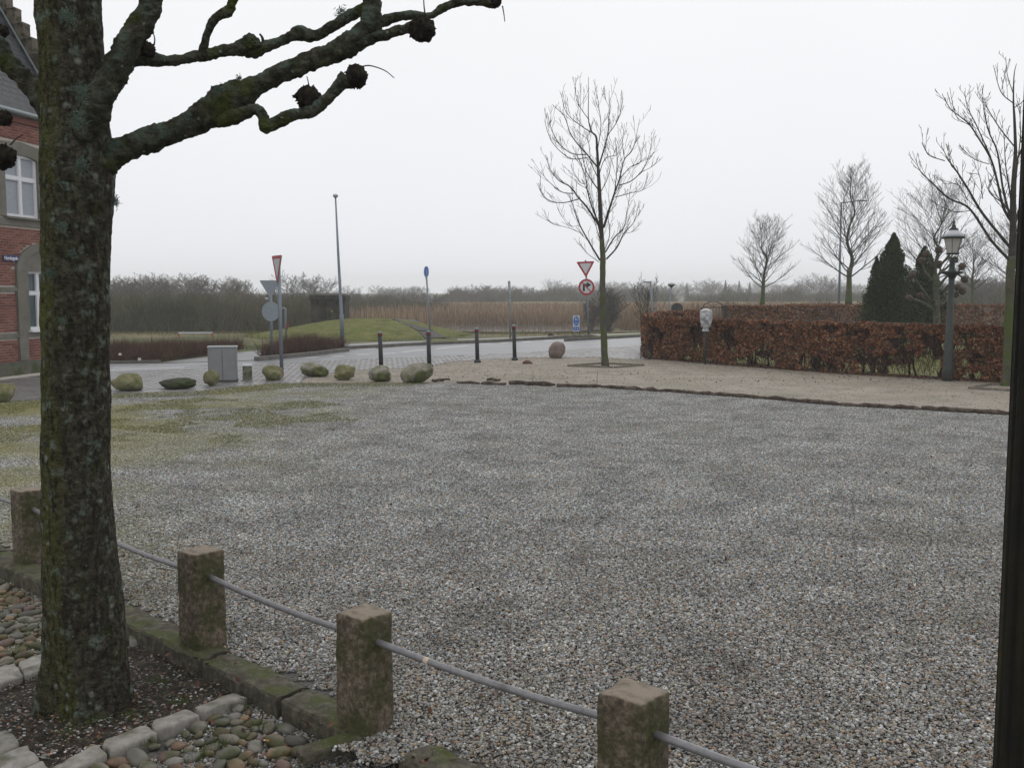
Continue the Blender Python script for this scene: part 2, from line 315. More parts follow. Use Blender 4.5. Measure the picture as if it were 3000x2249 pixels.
ICO = {i: ico(i) for i in (1, 2, 3, 4, 5)}
def fbm(V, sc, seed=0, octv=4):
    out = np.zeros(len(V))
    for i, v in enumerate(V):
        out[i] = mnoise.fractal(Vector((v[0] * sc + seed, v[1] * sc + seed * 1.7, v[2] * sc)), .9, 2.0, octv)
    return out
def smooth_path(P, k=6):
    P = np.asarray(P, float); n = len(P)
    if n < 3:
        t = np.linspace(0, n - 1, (n - 1) * k + 1); return np.array([P[0] + (P[-1] - P[0]) * x / (n - 1) for x in t])
    Q = np.vstack([2 * P[0] - P[1], P, 2 * P[-1] - P[-2]]); out = []
    for i in range(1, n):
        p0, p1, p2, p3 = Q[i - 1], Q[i], Q[i + 1], Q[i + 2]
        for t in np.arange(k) / k:
            out.append(.5 * ((2 * p1) + (-p0 + p2) * t + (2 * p0 - 5 * p1 + 4 * p2 - p3) * t * t + (-p0 + 3 * p1 - 3 * p2 + p3) * t ** 3))
    out.append(P[-1]); return np.array(out)
def inpoly(x, y, poly):
    x = np.asarray(x); y = np.asarray(y); ins = np.zeros(x.shape, bool); n = len(poly)
    for i in range(n):
        x1, y1 = poly[i][:2]; x2, y2 = poly[(i + 1) % n][:2]
        c = ((y1 > y) != (y2 > y)) & (x < (x2 - x1) * (y - y1) / (y2 - y1 + 1e-12) + x1); ins ^= c
    return ins
def sheet(name, pxpts, z, m, thick=0.0, world=None, kind='structure', parent=None):
    """flat polygon laid on the ground"""
    import bmesh
    pts = world if world is not None else [G(a, b, z) for a, b in pxpts]
    bm = bmesh.new(); vs = [bm.verts.new((float(p[0]), float(p[1]), z)) for p in pts]
    f = bm.faces.new(vs); f.normal_update()
    if f.normal.z < 0: f.normal_flip()
    if thick:
        r = bmesh.ops.extrude_face_region(bm, geom=[f]); bmesh.ops.translate(bm, vec=(0, 0, -thick), verts=[v for v in r['geom'] if isinstance(v, bmesh.types.BMVert)])
        bmesh.ops.recalc_face_normals(bm, faces=bm.faces[:])
    bmesh.ops.triangulate(bm, faces=bm.faces[:])
    me = bpy.data.meshes.new(name); bm.to_mesh(me); bm.free(); me.materials.append(m)
    o = link(name, me, parent)
    if kind: tag(o, kind=kind)
    return o

# ------------------------------------------------------------------ terrain
def mound_h(x, y):
    X0 = -7.6; Y0 = 53.5
    dx = (x - X0) / np.where(x < X0, 7.2, 6.2); dy = (y - Y0) / np.where(y < Y0, 9.2, 7)
    r = np.sqrt(np.abs(dx) ** 2.0 + np.abs(dy) ** 2.2)
    return .84 * (1 - sstep(.1, 1.0, r))
def terr(x, y):
    x = np.asarray(x, float); y = np.asarray(y, float)
    z = -.03 - 1.5 * sstep(50, 92, y) + 0 * x
    z = z + 3.2 * sstep(350, 640, y)
    z = z + mound_h(x, y)
    return z
xs = np.unique(np.concatenate([np.linspace(-400, -60, 16), np.linspace(-60, -20, 21), np.linspace(-20, 2, 56), np.linspace(2, 60, 30), np.linspace(60, 400, 16)]))
ys = np.unique(np.concatenate([np.linspace(-30, 40, 15), np.linspace(40, 66, 66), np.linspace(66, 110, 23), np.linspace(110, 400, 20), np.linspace(400, 640, 8)]))
XX, YY = np.meshgrid(xs, ys); ZZ = terr(XX, YY)
near = YY < 42; ZZ = np.where(near, -.16, ZZ)          # kept under the yard, paving and pit sheets
ZZ = ZZ + np.where((YY > 44) & (YY < 90), .03 * np.sin(XX * 2.1 + YY) * np.cos(YY * 1.7), 0) * (mound_h(XX, YY) > .02)
nx, ny = len(xs), len(ys); i = np.arange(ny - 1)[:, None] * nx + np.arange(nx - 1)[None]
Q = np.stack([i, i + 1, i + nx + 1, i + nx], -1).reshape(-1, 4)
mb = MB(); mb.add(np.stack([XX, YY, ZZ], -1).reshape(-1, 3), Q); g = mb.obj('ground', M['ground'], smooth=True); tag(g, kind='structure')
# a slightly fuller turf on the mound (separate sheet 2 cm over the ground)
mx_, my_ = np.meshgrid(np.linspace(-17, -1, 90), np.linspace(43.2, 62, 90)); mz = terr(mx_, my_) + (.02 + .04 * np.random.default_rng(3).random(mx_.shape)) * np.clip((mound_h(mx_, my_) - .02) * 8, -.2, 1)
ok = mound_h(mx_, my_) > .035
i = np.arange(89)[:, None] * 90 + np.arange(89)[None]; keep = ok[:-1, :-1] & ok[1:, 1:] & ok[:-1, 1:] & ok[1:, :-1]
Q = np.stack([i, i + 1, i + 91, i + 90], -1)[keep]
mb = MB(); mb.add(np.stack([mx_, my_, mz], -1).reshape(-1, 3), Q); tag(mb.obj('mound', M['mound'], smooth=True), kind='structure')

def GT(px, py, t0=30, t1=120):
    d = ray(px, py)
    for t in np.arange(t0, t1, .1):
        p = np.array([0, 0, H]) + d * t
        if p[2] <= float(terr(p[0], p[1])): return np.array([p[0], p[1], float(terr(p[0], p[1]))])
    return np.array([0, 0, H]) + d * t1
# yard, sand, paving, road
edge_px = [(1255, 1124), (1330, 1121), (1420, 1125), (1540, 1128), (1626, 1133), (1760, 1136), (2000, 1151), (2240, 1168), (2452, 1187), (2700, 1200), (2990, 1217)]
EDGE = [G(a, b) for a, b in edge_px]
dE = (EDGE[-1] - EDGE[-3]); EDGE_EXT = EDGE + [EDGE[-1] + dE * 3]
# post line
POST_PX = [(1068, 2135), (590, 1915)]
p3 = G(1070, 2110); p2 = G(592, 1890)
LD = np.array([.735, -.678, 0]); LD /= np.linalg.norm(LD)          # direction of the rail, towards the camera's right
LN = np.array([-LD[1], LD[0], 0])                                  # towards the yard
LN = LN if LN[1] > 0 else -LN
SP = 1.62
PT = {-3: G(82, 1437, .6), -1: G(587, 1616, .6), 0: G(1066, 1789, .6), 1: G(1857, 2031, .6)}
for k_ in PT: PT[k_][2] = 0
P3 = PT[0].copy(); LD = PT[1] - PT[-3]; LD /= np.linalg.norm(LD); LN = np.array([-LD[1], LD[0], 0]); LN = LN if LN[1] > 0 else -LN
PT[-2] = PT[-3] * .56 + PT[-1] * .44; PT[2] = PT[1] + (PT[1] - PT[0]); PT[-4] = PT[-3] + (PT[-3] - PT[-2])
print('POSTS', PT, LD)
def L(s, o=0, z=0): return P3 + LD * s + LN * o + np.array([0, 0, z])
SC0 = float(np.dot(G(1190, 2200, .02) - P3, LD))
yard_poly = [L(4.5, .12), L(SC0, .12), L(SC0 - .02, -.2), L(.05, -.2), L(.05, .12), L(-17, .12), G(-200, 1190), G(0, 1178), G(330, 1155), G(560, 1147), G(800, 1124), G(1100, 1123)] + EDGE_EXT + [np.array([14., 2, 0]), np.array([3.5, .8, 0])]
yard_poly = [(float(p[0]), float(p[1])) for p in yard_poly]
sheet('gravel_yard', None, -.02, M['gravelbase'], world=yard_poly)
sand_px_top = [(890, 1108), (964, 1092), (1051, 1083), (1257, 1074), (1311, 1060), (1393, 1053), (1560, 1046), (1760, 1046), (1860, 1052), (1900, 1052)]
sand = [G(a, b) for a, b in sand_px_top] + [G(2300, 1040), G(3400, 1040), np.array([40, 10., 0])] + EDGE_EXT[::-1] + [G(1100, 1122), G(900, 1121), G(860, 1117)]
sheet('sand_path', None, -.012, M['sand'], world=sand)
road_lo = [(-900, 1150), (-200, 1118), (100, 1103), (310, 1093), (520, 1082), (700, 1072), (850, 1061), (1000, 1054), (1150, 1048), (1450, 1037), (1700, 1023), (1880, 1012), (2200, 1000), (3200, 970)]
road_up = [(3200, 948), (2200, 974), (1880, 986), (1640, 993), (1450, 1003), (1190, 1013), (1010, 1028), (900, 1042), (760, 1056), (560, 1062), (314, 1065), (-200, 1076), (-900, 1090)]
sheet('road', road_lo + road_up, -.008, M['asphalt'])
pave = [G(a, b) for a, b in road_lo[:12]] + [G(a, b) for a, b in sand_px_top[::-1]] + [G(870, 1122), G(800, 1124), G(560, 1148), G(330, 1156), G(0, 1179), G(-200, 1191), G(-900, 1230)]
pv = sheet('clinker_paving', None, -.025, M['joint'], world=pave)
sheet('cycle_path', [(470, 1061), (640, 1040), (720, 1030), (860, 1016), (1010, 1008), (1120, 1002), (1260, 998), (1190, 1010), (1010, 1022), (860, 1042), (770, 1054), (560, 1061)], -.004, M['path'])
sheet('footpath', [(1340, 993), (1450, 990), (1560, 986), (1700, 981), (1900, 974), (2300, 960), (2300, 962), (1900, 976.5), (1700, 984), (1560, 988.5), (1450, 993), (1340, 996)], 0.0, M['path'])

# road markings
def dash(p0, p1, w=.12):
    a = G(*p0, z=-.003); b = G(*p1, z=-.003); d = (b - a); d /= np.linalg.norm(d); n = np.array([-d[1], d[0], 0]) * w / 2
    return [a - n, b - n, b + n, a + n]
mk = MB()
for p0, p1, w_ in [((893, 1048), (934, 1046), .25), ((973, 1044), (1010, 1042), .25), ((1047, 1039), (1083, 1037.5), .25), ((1121, 1036), (1159, 1034), .25), ((1178, 1031), (1246, 1024), .2), ((1276, 1022), (1371, 1012), .2), ((1403, 1007), (1441, 1006), .4), ((1466, 1004), (1492, 1003), .4), ((1527, 1001.5), (1557, 1000), .4), ((1593, 998.5), (1617, 997), .4), ((1013, 1025), (1104, 1020), .25),
                     ((-100, 1098), (540, 1076.5), .28), ((330, 1078), (700, 1067), .2), ((-300, 1104), (110, 1088), .3), ((430, 1070), (640, 1063.5), .18), ((1690, 1008), (1750, 1006), .15), ((560, 1072), (690, 1067), .25)]:
    V = dash(p0, p1, w_); mk.add(V, [[0, 1, 2, 3]])
tag(mk.obj('road_marking', M['white']), kind='structure')
# kerbs along the far side of the road
def kerb(name, pxs, w=.14, h=.1, z=-.02, m='kerbfar'):
    mb = MB(); pts = [G(*p) for p in pxs]
    segs = []
    for a, b in zip(pts[:-1], pts[1:]):
        Ln = np.linalg.norm(b - a); k = max(1, int(Ln / 1.0)); segs += [(a + (b - a) * i / k, a + (b - a) * (i + 1) / k) for i in range(k)]
    par = tag(link(name, None), kind='structure')
    for i, (a, b) in enumerate(segs):
        c = (a + b) / 2; ln = np.linalg.norm(b - a); rz = math.atan2(b[1] - a[1], b[0] - a[0])
        m1 = MB(); m1.box((0, 0, 0), (ln - .015, w, h), 0); m1.obj('kerbstone', M[m], par, loc=(c[0], c[1], z + h / 2 + random.uniform(-.006, .006)), rot=(0, 0, rz))
kerb('kerb', [(-60, 1072), (314, 1064), (470, 1062)])
kerb('kerb', [(752, 1056), (900, 1042), (1016, 1028)], w=.22, h=.14)
kerb('kerb', [(1010, 1022), (1190, 1012), (1450, 1002), (1700, 987)], w=.14, h=.13)
kerb('kerb', [(1655, 999), (1760, 993), (1880, 986), (1960, 983)], w=.14, h=.13)
# grass strip between the kerb and the footpath
sheet('grass_verge', [(1200, 1010), (1450, 1001), (1690, 986.5), (1880, 985), (2300, 969), (2300, 962), (1900, 976.5), (1700, 984), (1560, 988.5), (1450, 993), (1340, 996), (1262, 998)], .002, M['mound'])

# ------------------------------------------------------------------ clinker setts (nearest are parts, the rest joined)
par = pv
rows = []
a0 = G(330, 1092); a1 = G(1000, 1054); dirr = (a1 - a0) / np.linalg.norm(a1 - a0); nn = np.array([-dirr[1], dirr[0], 0])
base = a0
cent = []
for r_ in range(-60, 4):
    for k in range(-60, 110):
        c = base + dirr * (k * .208 + (r_ % 2) * .1) + nn * (r_ * .137)
        cent.append(c)
cent = np.array(cent); pp = [(float(p[0]), float(p[1])) for p in pave]
ins = inpoly(cent[:, 0], cent[:, 1], pp); cent = cent[ins]
# keep those that can be seen
pxx = CX + F * cent[:, 0] / cent[:, 1]; vis = (pxx > -150) & (pxx < 1950); cent = cent[vis]
order = np.argsort(cent[:, 1] + (np.where((CX + F * cent[:, 0] / cent[:, 1]) < 340, 50, 0)))
rz = math.atan2(dirr[1], dirr[0]); r2 = np.random.default_rng(5)
def sett_mesh(c, mbx):
    g_ = r2.random(); col = np.array([.17, .16, .155]) * (.8 + .4 * g_) if r2.random() > .1 else np.array([.23, .23, .235]) * (.8 + .3 * g_)
    mbx.box(c, (.2, .13, .03), rz + r2.normal() * .02, col, .94)
tmpl = []
for k in range(8):
    m1 = MB(); sett_mesh((0, 0, 0), m1); tmpl.append(m1.mesh('sett', M['sett']))
for j in order[:300]:
    c = cent[j]; o = link('sett', tmpl[r2.integers(8)], pv, (c[0], c[1], -.017 + r2.normal() * .002), (0, 0, 0))
big = MB()
for j in order[300:9000]: c = cent[j]; sett_mesh((c[0], c[1], -.017 + r2.normal() * .002), big)
tag(big.obj('sett_field', M['sett'], pv), kind='stuff')

# ------------------------------------------------------------------ gravel: pebble patches instanced over the yard
PAL = np.array([[.33, .33, .33], [.42, .42, .42], [.25, .25, .25], [.54, .54, .53], [.16, .16, .165], [.09, .09, .095], [.32, .27, .20], [.36, .25, .16], [.27, .17, .13], [.40, .32, .28], [.22, .21, .17], [.62, .61, .59], [.36, .20, .12]])
PW = np.array([15, 10, 15, 5.5, 11, 7.5, 6, 3.2, 2.6, 3, 8, 1.4, .8]); PW = PW / PW.sum()
def pebbles(cells, n, rmin, rmax, seed):
    r = np.random.default_rng(seed); V0, F0 = ICO[1]
    c = np.c_[r.random(n) * cells - cells / 2, r.random(n) * cells - cells / 2, r.normal(0, .0035, n)]
    rad = rmin + (rmax - rmin) * r.random(n) ** 2.2
    sc = np.c_[rad * r.uniform(.8, 1.5, n), rad * r.uniform(.7, 1.1, n), rad * r.uniform(.45, .8, n)]
    V = V0[None] * sc[:, None] * r.uniform(.82, 1.12, (n, len(V0), 1))
    a = r.random(n) * 6.283; tl = r.normal(0, .35, n)
    ca, sa = np.cos(a), np.sin(a); ctl, stl = np.cos(tl), np.sin(tl)
    y = V[..., 1] * ctl[:, None] - V[..., 2] * stl[:, None]; z = V[..., 1] * stl[:, None] + V[..., 2] * ctl[:, None]
    x = V[..., 0]; V = np.stack([x * ca[:, None] - y * sa[:, None], x * sa[:, None] + y * ca[:, None], z], -1) + c[:, None]
    Fa = F0[None] + (np.arange(n) * len(V0))[:, None, None]
    col = PAL[r.choice(len(PAL), n, p=PW)] * r.uniform(.75, 1.2, (n, 1)); col = np.repeat(col, len(F0), 0)
    m = MB(); m.add(V.reshape(-1, 3), Fa.reshape(-1, 3), col); return m
def make_library(tag_, sizes, dens, rmin, rmax, nv):
    col = bpy.data.collections.new('pebble_library_' + tag_); k = 0
    for si, s in enumerate(sizes):
        for v in range(nv):
            me = pebbles(s, int(dens * s * s), rmin, rmax, 100 * si + v).mesh('pebbles', M['pebble'], True)
            o = bpy.data.objects.new('a%03d' % k, me); col.objects.link(o); k += 1
    return col
SIZES = [.5, .25, .125]; NV = 6
LIB = make_library('yard', SIZES, 8200, .0045, .0135, NV)
def quad_cells(poly, x0, x1, y0, y1, test=None):
    out = []
    def rec(cx, cy, s, lv):
        h = s / 2; X = np.array([cx - h, cx + h, cx + h, cx - h, cx, cx, cx, cx - h, cx + h]); Y = np.array([cy - h, cy - h, cy + h, cy + h, cy, cy - h, cy + h, cy, cy])
        ins = inpoly(X, Y, poly)
        if ins.all(): out.append((cx, cy, lv)); return
        if not ins.any(): return
        if lv == 2:
            if ins[4]: out.append((cx, cy, lv))
            return
        q = s / 4
        for ax in (-q, q):
            for ay in (-q, q): rec(cx + ax, cy + ay, s / 2, lv + 1)
    for cx in np.arange(x0, x1, .5):
        for cy in np.arange(y0, y1, .5):
            if cy < .5 or abs(cx) > cy * .62 + 1.2: continue
            rec(cx, cy, .5, 0)
    return out
def scatter(name, cells, z, lib, nv, scale=1.0, zf=None):
    n = len(cells); r = np.random.default_rng(11)
    me = bpy.data.meshes.new(name); me.vertices.add(n)
    P = np.array([(c[0], c[1], z + (zf(c[0], c[1]) if zf else 0)) for c in cells]); me.vertices.foreach_set('co', P.ravel().astype(np.float32))
    a = me.attributes.new('idx', 'INT', 'POINT'); a.data.foreach_set('value', np.array([c[2] * nv + r.integers(nv) for c in cells], np.int32))
    a = me.attributes.new('rot', 'FLOAT', 'POINT'); a.data.foreach_set('value', (r.integers(0, 4, n) * math.pi / 2).astype(np.float32))
    o = link(name, me)
    ng = bpy.data.node_groups.new(name, 'GeometryNodeTree'); ng.interface.new_socket('Geometry', in_out='INPUT', socket_type='NodeSocketGeometry'); ng.interface.new_socket('Geometry', in_out='OUTPUT', socket_type='NodeSocketGeometry')
    gi = N(ng, 'NodeGroupInput'); go = N(ng, 'NodeGroupOutput'); ci = N(ng, 'GeometryNodeCollectionInfo'); ci.inputs['Collection'].default_value = lib
    ci.inputs['Separate Children'].default_value = True; ci.inputs['Reset Children'].default_value = True
    ip = N(ng, 'GeometryNodeInstanceOnPoints'); ip.inputs['Pick Instance'].default_value = True
    a1 = N(ng, 'GeometryNodeInputNamedAttribute', data_type='INT'); a1.inputs[0].default_value = 'idx'
    a2 = N(ng, 'GeometryNodeInputNamedAttribute', data_type='FLOAT'); a2.inputs[0].default_value = 'rot'
    cx = N(ng, 'ShaderNodeCombineXYZ'); ng.links.new(a2.outputs[0], cx.inputs[2])
    ng.links.new(gi.outputs[0], ip.inputs['Points']); ng.links.new(ci.outputs[0], ip.inputs['Instance']); ng.links.new(a1.outputs[0], ip.inputs['Instance Index']); ng.links.new(cx.outputs[0], ip.inputs['Rotation'])
    ng.links.new(ip.outputs[0], go.inputs[0])
    md = o.modifiers.new('scatter', 'NODES'); md.node_group = ng
    me.materials.append(M['pebble'])
    return tag(o, kind='stuff')
cells = quad_cells(yard_poly, -22, 22, .75, 36)
tag(scatter('gravel', cells, -.008, LIB, NV), 'loose grey and tan pebble gravel covering the whole yard', 'gravel')

# ------------------------------------------------------------------ cobbled pavement, tree pit, kerb and granite posts (lower left)
ZL = -.09
cob_poly = [tuple(map(float, L(s, o)[:2])) for s, o in ((6, .125), (-16, .125), (-16, -7), (6, -7))]
sheet('cobblestone_pavement', None, ZL - .03, M['gravelbase'], world=cob_poly)
cobpav = bpy.data.objects['cobblestone_pavement']
def Z(px, py, ox, oy, sc, z=ZL): return G(ox + px * sc, oy + py * sc, z)
def za(px, py, z=ZL): return Z(px, py, 0, 1350, .5424, z)
pit_poly = [za(235, 1120), za(100, 1200), za(-150, 1260), za(-150, 1480), za(60, 1500), za(230, 1640), za(300, 1640), za(560, 1540), za(800, 1450), za(1060, 1340), za(1260, 1262), L(-.75, -.1), L(-3.1, -.1), za(700, 960), za(235, 1060)]
sheet('tree_pit', None, ZL - .012, M['soil'], world=pit_poly)
pit2 = [(float(p[0]), float(p[1])) for p in pit_poly]
def slabmesh(corners, h, m, name, parent, bulge=.012, seed=0, z=ZL):
    """rounded worn stone from a quad outline"""
    r = np.random.default_rng(seed); c = np.array([p[:2] for p in corners]); c0 = c.mean(0)
    n = 9; out = []
    for a in range(4):
        p, q = c[a], c[(a + 1) % 4]
        for t in (0.08, .35, .65, .92): out.append(p + (q - p) * t)
    out = np.array(out); out += r.normal(0, .006, out.shape)
    k = len(out); V = []; 
    prof = [(1.0, -h), (1.0, -.012), (.96, -.002), (.85, .004), (.4, .007)]
    for sc, dz in prof:
        for p in out: V.append([*(p - c0) * sc, dz + r.normal(0, .0022)])
    V = np.array(V); Fq = []
    for i in range(len(prof) - 1):
        for j in range(k): Fq.append([i * k + j, i * k + (j + 1) % k, (i + 1) * k + (j + 1) % k, (i + 1) * k + j])
    mb = MB(); s = 1 if np.cross(c[1] - c[0], c[2] - c[1]) > 0 else -1
    Fq = np.array(Fq); Fq = Fq if s > 0 else Fq[:, ::-1]; top = np.array([np.arange(k) + (len(prof) - 1) * k]); top = top if s > 0 else top[:, ::-1]
    mb.add(V, [Fq, top]); return mb.obj(name, m, parent, smooth=True, loc=(c0[0], c0[1], z))
SET = [[(1050, 1330), (1270, 1245), (1350, 1272), (1110, 1350)], [(805, 1408), (1005, 1335), (1085, 1368), (850, 1455)], [(548, 1505), (785, 1420), (850, 1462), (600, 1568)], [(285, 1640), (525, 1530), (590, 1572), (350, 1690)],
       [(-60, 1465), (50, 1452), (110, 1525), (-30, 1580)], [(-60, 1600), (135, 1530), (225, 1602), (60, 1690)], [(80, 1690), (225, 1612), (300, 1680), (150, 1760)], [(-40, 1115), (85, 1090), (130, 1160), (-20, 1210)], [(105, 1085), (235, 1035), (260, 1110), (135, 1160)], [(690, 895), (755, 888), (805, 955), (700, 970)], [(-260, 1150), (-60, 1118), (-30, 1210), (-240, 1240)]]
setq = []
for i, q in enumerate(SET):
    cs = [za(*p, z=ZL + .035) for p in q]; setq.append([(float(p[0]), float(p[1])) for p in cs])
    slabmesh(cs, .08, M['granitesett'], 'granite_sett', cobpav, seed=i, z=ZL + .035)
# rounded cobbles by relaxed dart throwing
r3 = np.random.default_rng(21)
pts = []
grid = {}
tries = 0
cobx = np.array(cob_poly)
while tries < 40000 and len(pts) < 1500:
    tries += 1
    s = r3.uniform(-9, 1.4); o = -r3.uniform(.17, 4.6); p = L(s, o)
    if abs(p[0] / max(p[1], .5)) > .64 or p[1] < 2.2: continue
    if s > .25 or (s > -.1 and o > -.3 - 1.2 * (s + .1)): continue
    if inpoly(p[0], p[1], pit2): continue
    if any(inpoly(np.array([p[0] + dx]), np.array([p[1] + dy]), q)[0] for q in setq for dx, dy in ((0, 0), (.035, 0), (-.035, 0), (0, .035), (0, -.035))): continue
    rad = r3.uniform(.024, .056); key = (int(p[0] / .12), int(p[1] / .12)); okk = True
    for dx in (-1, 0, 1):
        for dy in (-1, 0, 1):
            for q in grid.get((key[0] + dx, key[1] + dy), ()):
                if (q[0] - p[0]) ** 2 + (q[1] - p[1]) ** 2 < ((q[2] + rad) * .92) ** 2: okk = False
    if okk: pts.append((p[0], p[1], rad)); grid.setdefault(key, []).append((p[0], p[1], rad))
CPAL = [(.27, .19, .10), (.22, .135, .085), (.20, .18, .14), (.16, .15, .12), (.25, .22, .17), (.19, .12, .10), (.32, .21, .12), (.12, .11, .09), (.24, .17, .09), (.30, .28, .25)]
def cob(rr):
    V0, F0 = ICO[2]; V = V0 * np.array([rr.uniform(1.05, 1.5), rr.uniform(.75, 1.0), .62]) ; V = V * (1 + .24 * fbm(V0, 1.0, rr.uniform(0, 50), 2))[:, None]; return V, F0
tm = []
for k in range(20):
    V, Fa = cob(r3); m1 = MB(); m1.add(V, Fa, np.array(CPAL[k % 10]) * r3.uniform(.45, .9)); tm.append((m1.mesh('cobblestone', M['cobble'], True), V, Fa, np.array(CPAL[k % 10]) * .7))
pts = sorted(pts, key=lambda p: p[1] + (6 if (CX + F * p[0] / p[1] < -60 or p[1] < 3.4) else 0))
big = MB()
for i, (x, y, rad) in enumerate(pts):
    k = r3.integers(20); a = r3.random() * 6.28
    if i < 300: link('cobblestone', tm[k][0], cobpav, (x, y, ZL - .008 + r3.uniform(-.006, .008)), (r3.normal() * .15, r3.normal() * .15, a)).scale = (rad, rad, rad)
    else: big.add(tm[k][1] * rad @ rotz(a).T + [x, y, ZL - .008], tm[k][2], tm[k][3] * r3.uniform(.8, 1.2))
if big.n: tag(big.obj('cobble_field', M['cobble'], cobpav, smooth=True), kind='stuff')
# grit between the cobbles
cc = quad_cells(cob_poly, -12, 6, 2.0, 13)
cc = [c for c in cc if not inpoly(c[0], c[1], pit2)]
tag(scatter('grit', cc, ZL - .022, LIB, NV), 'small grey grit filling the gaps between the round cobbles', 'gravel')

# low kerb between the posts
kb = thing('kerb_edging', 'low mossy stone kerb running between the granite posts beside the tree pit', 'kerb')
def kerbblock(s0, s1, o0=-.12, o1=.1, top=.02, seed=0, rot=0, tilt=0):
    n = max(4, int((s1 - s0) / .06)); r = np.random.default_rng(seed); prof = [(o0, ZL - .08), (o0, top - .02), (o0 + .015, top - .003), (o0 + .06, top), ((o0 + o1) / 2, top + .004), (o1 - .05, top), (o1 - .012, top - .004), (o1, top - .02), (o1, ZL - .08)]
    k = len(prof); V = []
    for i in range(n + 1):
        s = s0 + (s1 - s0) * i / n
        for (o, z) in prof: V.append(L(s + r.normal() * .003, o + r.normal() * .005, z + r.normal() * .004))
    V = np.array(V); i = np.arange(n)[:, None] * k; j = np.arange(k - 1)[None]
    Q = np.stack([i + j, i + j + 1, i + k + j + 1, i + k + j], -1).reshape(-1, 4)[:, ::-1]
    mb = MB(); mb.add(V, [Q, np.array([np.arange(k)[::-1]]), np.array([np.arange(k) + n * k])[:, :]]); return mb.obj('kerbstone', M['kerb'], kb, smooth=False)
for i, (a, b) in enumerate([(-14, -11.4), (-11.38, -8.1), (-8.08, -4.9), (-4.88, -3.2), (-3.18, -1.42), (-1.4, -.62), (-.58, -.02), (SC0, 2.6)]):
    kerbblock(a, b, seed=i, top=.02 + (.0 if i < 5 else -.012))
# broken kerb piece lying below the third post
bp = thing('broken_stone', 'broken slab of kerb stone lying askew below the granite post above the cobbles', 'stone')
m1 = MB(); V0, F0 = ICO[3]; V = np.sign(V0) * np.abs(V0) ** .35 * [.155, .05, .032]; V *= (1 + .12 * fbm(V0, 1.5, 3, 3))[:, None]
cpos = G(965, 2190, -.03); m1.add(V, F0); o = m1.obj('stone_body', M['kerb'], bp, loc=cpos, rot=(.12, -.08, .5)); 

PW_ = .205
def post_mesh(seed, h=.60, w=PW_, dome=.0, below=.25):
    n = 12; V0 = []; Fq = []
    r = np.random.default_rng(seed); zl = np.linspace(-below, h, 26)
    per = []
    for a in range(4):
        c, s = [(-1, -1), (1, -1), (1, 1), (-1, 1)][a]; c2, s2 = [(1, -1), (1, 1), (-1, 1), (-1, -1)][a]
        for t in np.linspace(0, 1, n, endpoint=False): per.append(((c + (c2 - c) * t), (s + (s2 - s) * t)))
    per = np.array(per); 
    cornr = np.maximum(np.abs(per[:, 0]) + np.abs(per[:, 1]) - 1.8, 0) / .2
    per *= (1 - .035 * cornr)[:, None]
    k = len(per); rings = []
    for z in zl: rings.append(np.c_[per * w / 2 * (1 + .03 * (1 - (z + below) / (h + below))), np.full(k, z)])
    for sc, dz in ((.965, .008), (.85, .013), (.5, .017), (.15, .018)): rings.append(np.c_[per * w / 2 * sc, np.full(k, h + dz)])
    V = np.array(rings).reshape(-1, 3)
    d = fbm(V, 9, seed * 3.1, 4); d2 = fbm(V, 28, seed * 1.3, 3)
    nr = np.c_[V[:, :2] / (np.linalg.norm(V[:, :2], axis=1)[:, None] + 1e-6), np.zeros(len(V))]; top = V[:, 2] > h - .001
    rough_ = np.where(V[:, 2] < h * .55, 1.4, .7)
    V = V + nr * ((d * .005 + d2 * .0035) * rough_)[:, None]; V[top, 2] += d[top] * .007 + dome * (per[np.arange(len(V)) % k][top, 0])
    R_ = len(rings); i = np.arange(R_ - 1)[:, None] * k; j = np.arange(k)[None]
    Q = np.stack([i + j, i + (j + 1) % k, i + k + (j + 1) % k, i + k + j], -1).reshape(-1, 4)
    mb = MB(); mb.add(V, [Q, np.array([np.arange(k) + (R_ - 1) * k])]); return mb
lab = ['far granite post at the left edge beside the tree trunk', None, 'mossy granite post right of the tree trunk, with a moss tipped flat top', 'squat granite post in the middle, above the broken kerb stone', 'nearest granite post at the bottom, with a broad pinkish top']
plabs = {-3: 'granite post left of the big trunk, farthest of the visible posts', -1: 'mossy granite post just right of the big tree trunk', 0: 'granite post between the big tree and the nearest post, beside the broken stone', 1: 'nearest granite post at the bottom edge with a pinkish top', -2: 'granite post standing hidden behind the big tree trunk'}
ang = math.atan2(LD[1], LD[0]) + .06
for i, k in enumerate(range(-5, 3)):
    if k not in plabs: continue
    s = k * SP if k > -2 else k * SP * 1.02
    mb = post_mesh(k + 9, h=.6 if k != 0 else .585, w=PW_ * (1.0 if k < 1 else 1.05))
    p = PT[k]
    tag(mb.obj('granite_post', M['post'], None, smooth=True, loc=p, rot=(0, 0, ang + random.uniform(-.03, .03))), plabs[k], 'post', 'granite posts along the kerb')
    if k < 2:
        s2 = (k + 1) * SP if k + 1 > -2 else (k + 1) * SP * 1.02
rl = {-4: 'grey pipe rail leaving the left edge towards the farthest post', -3: 'grey pipe rail going behind the big trunk from the left post', -2: 'grey pipe rail between the big trunk and the mossy post', -1: 'grey pipe rail left of the middle post', 0: 'grey pipe rail with a bare chipped patch, between the middle and nearest posts', 1: 'dark grey pipe rail leaving the nearest post at the bottom'}
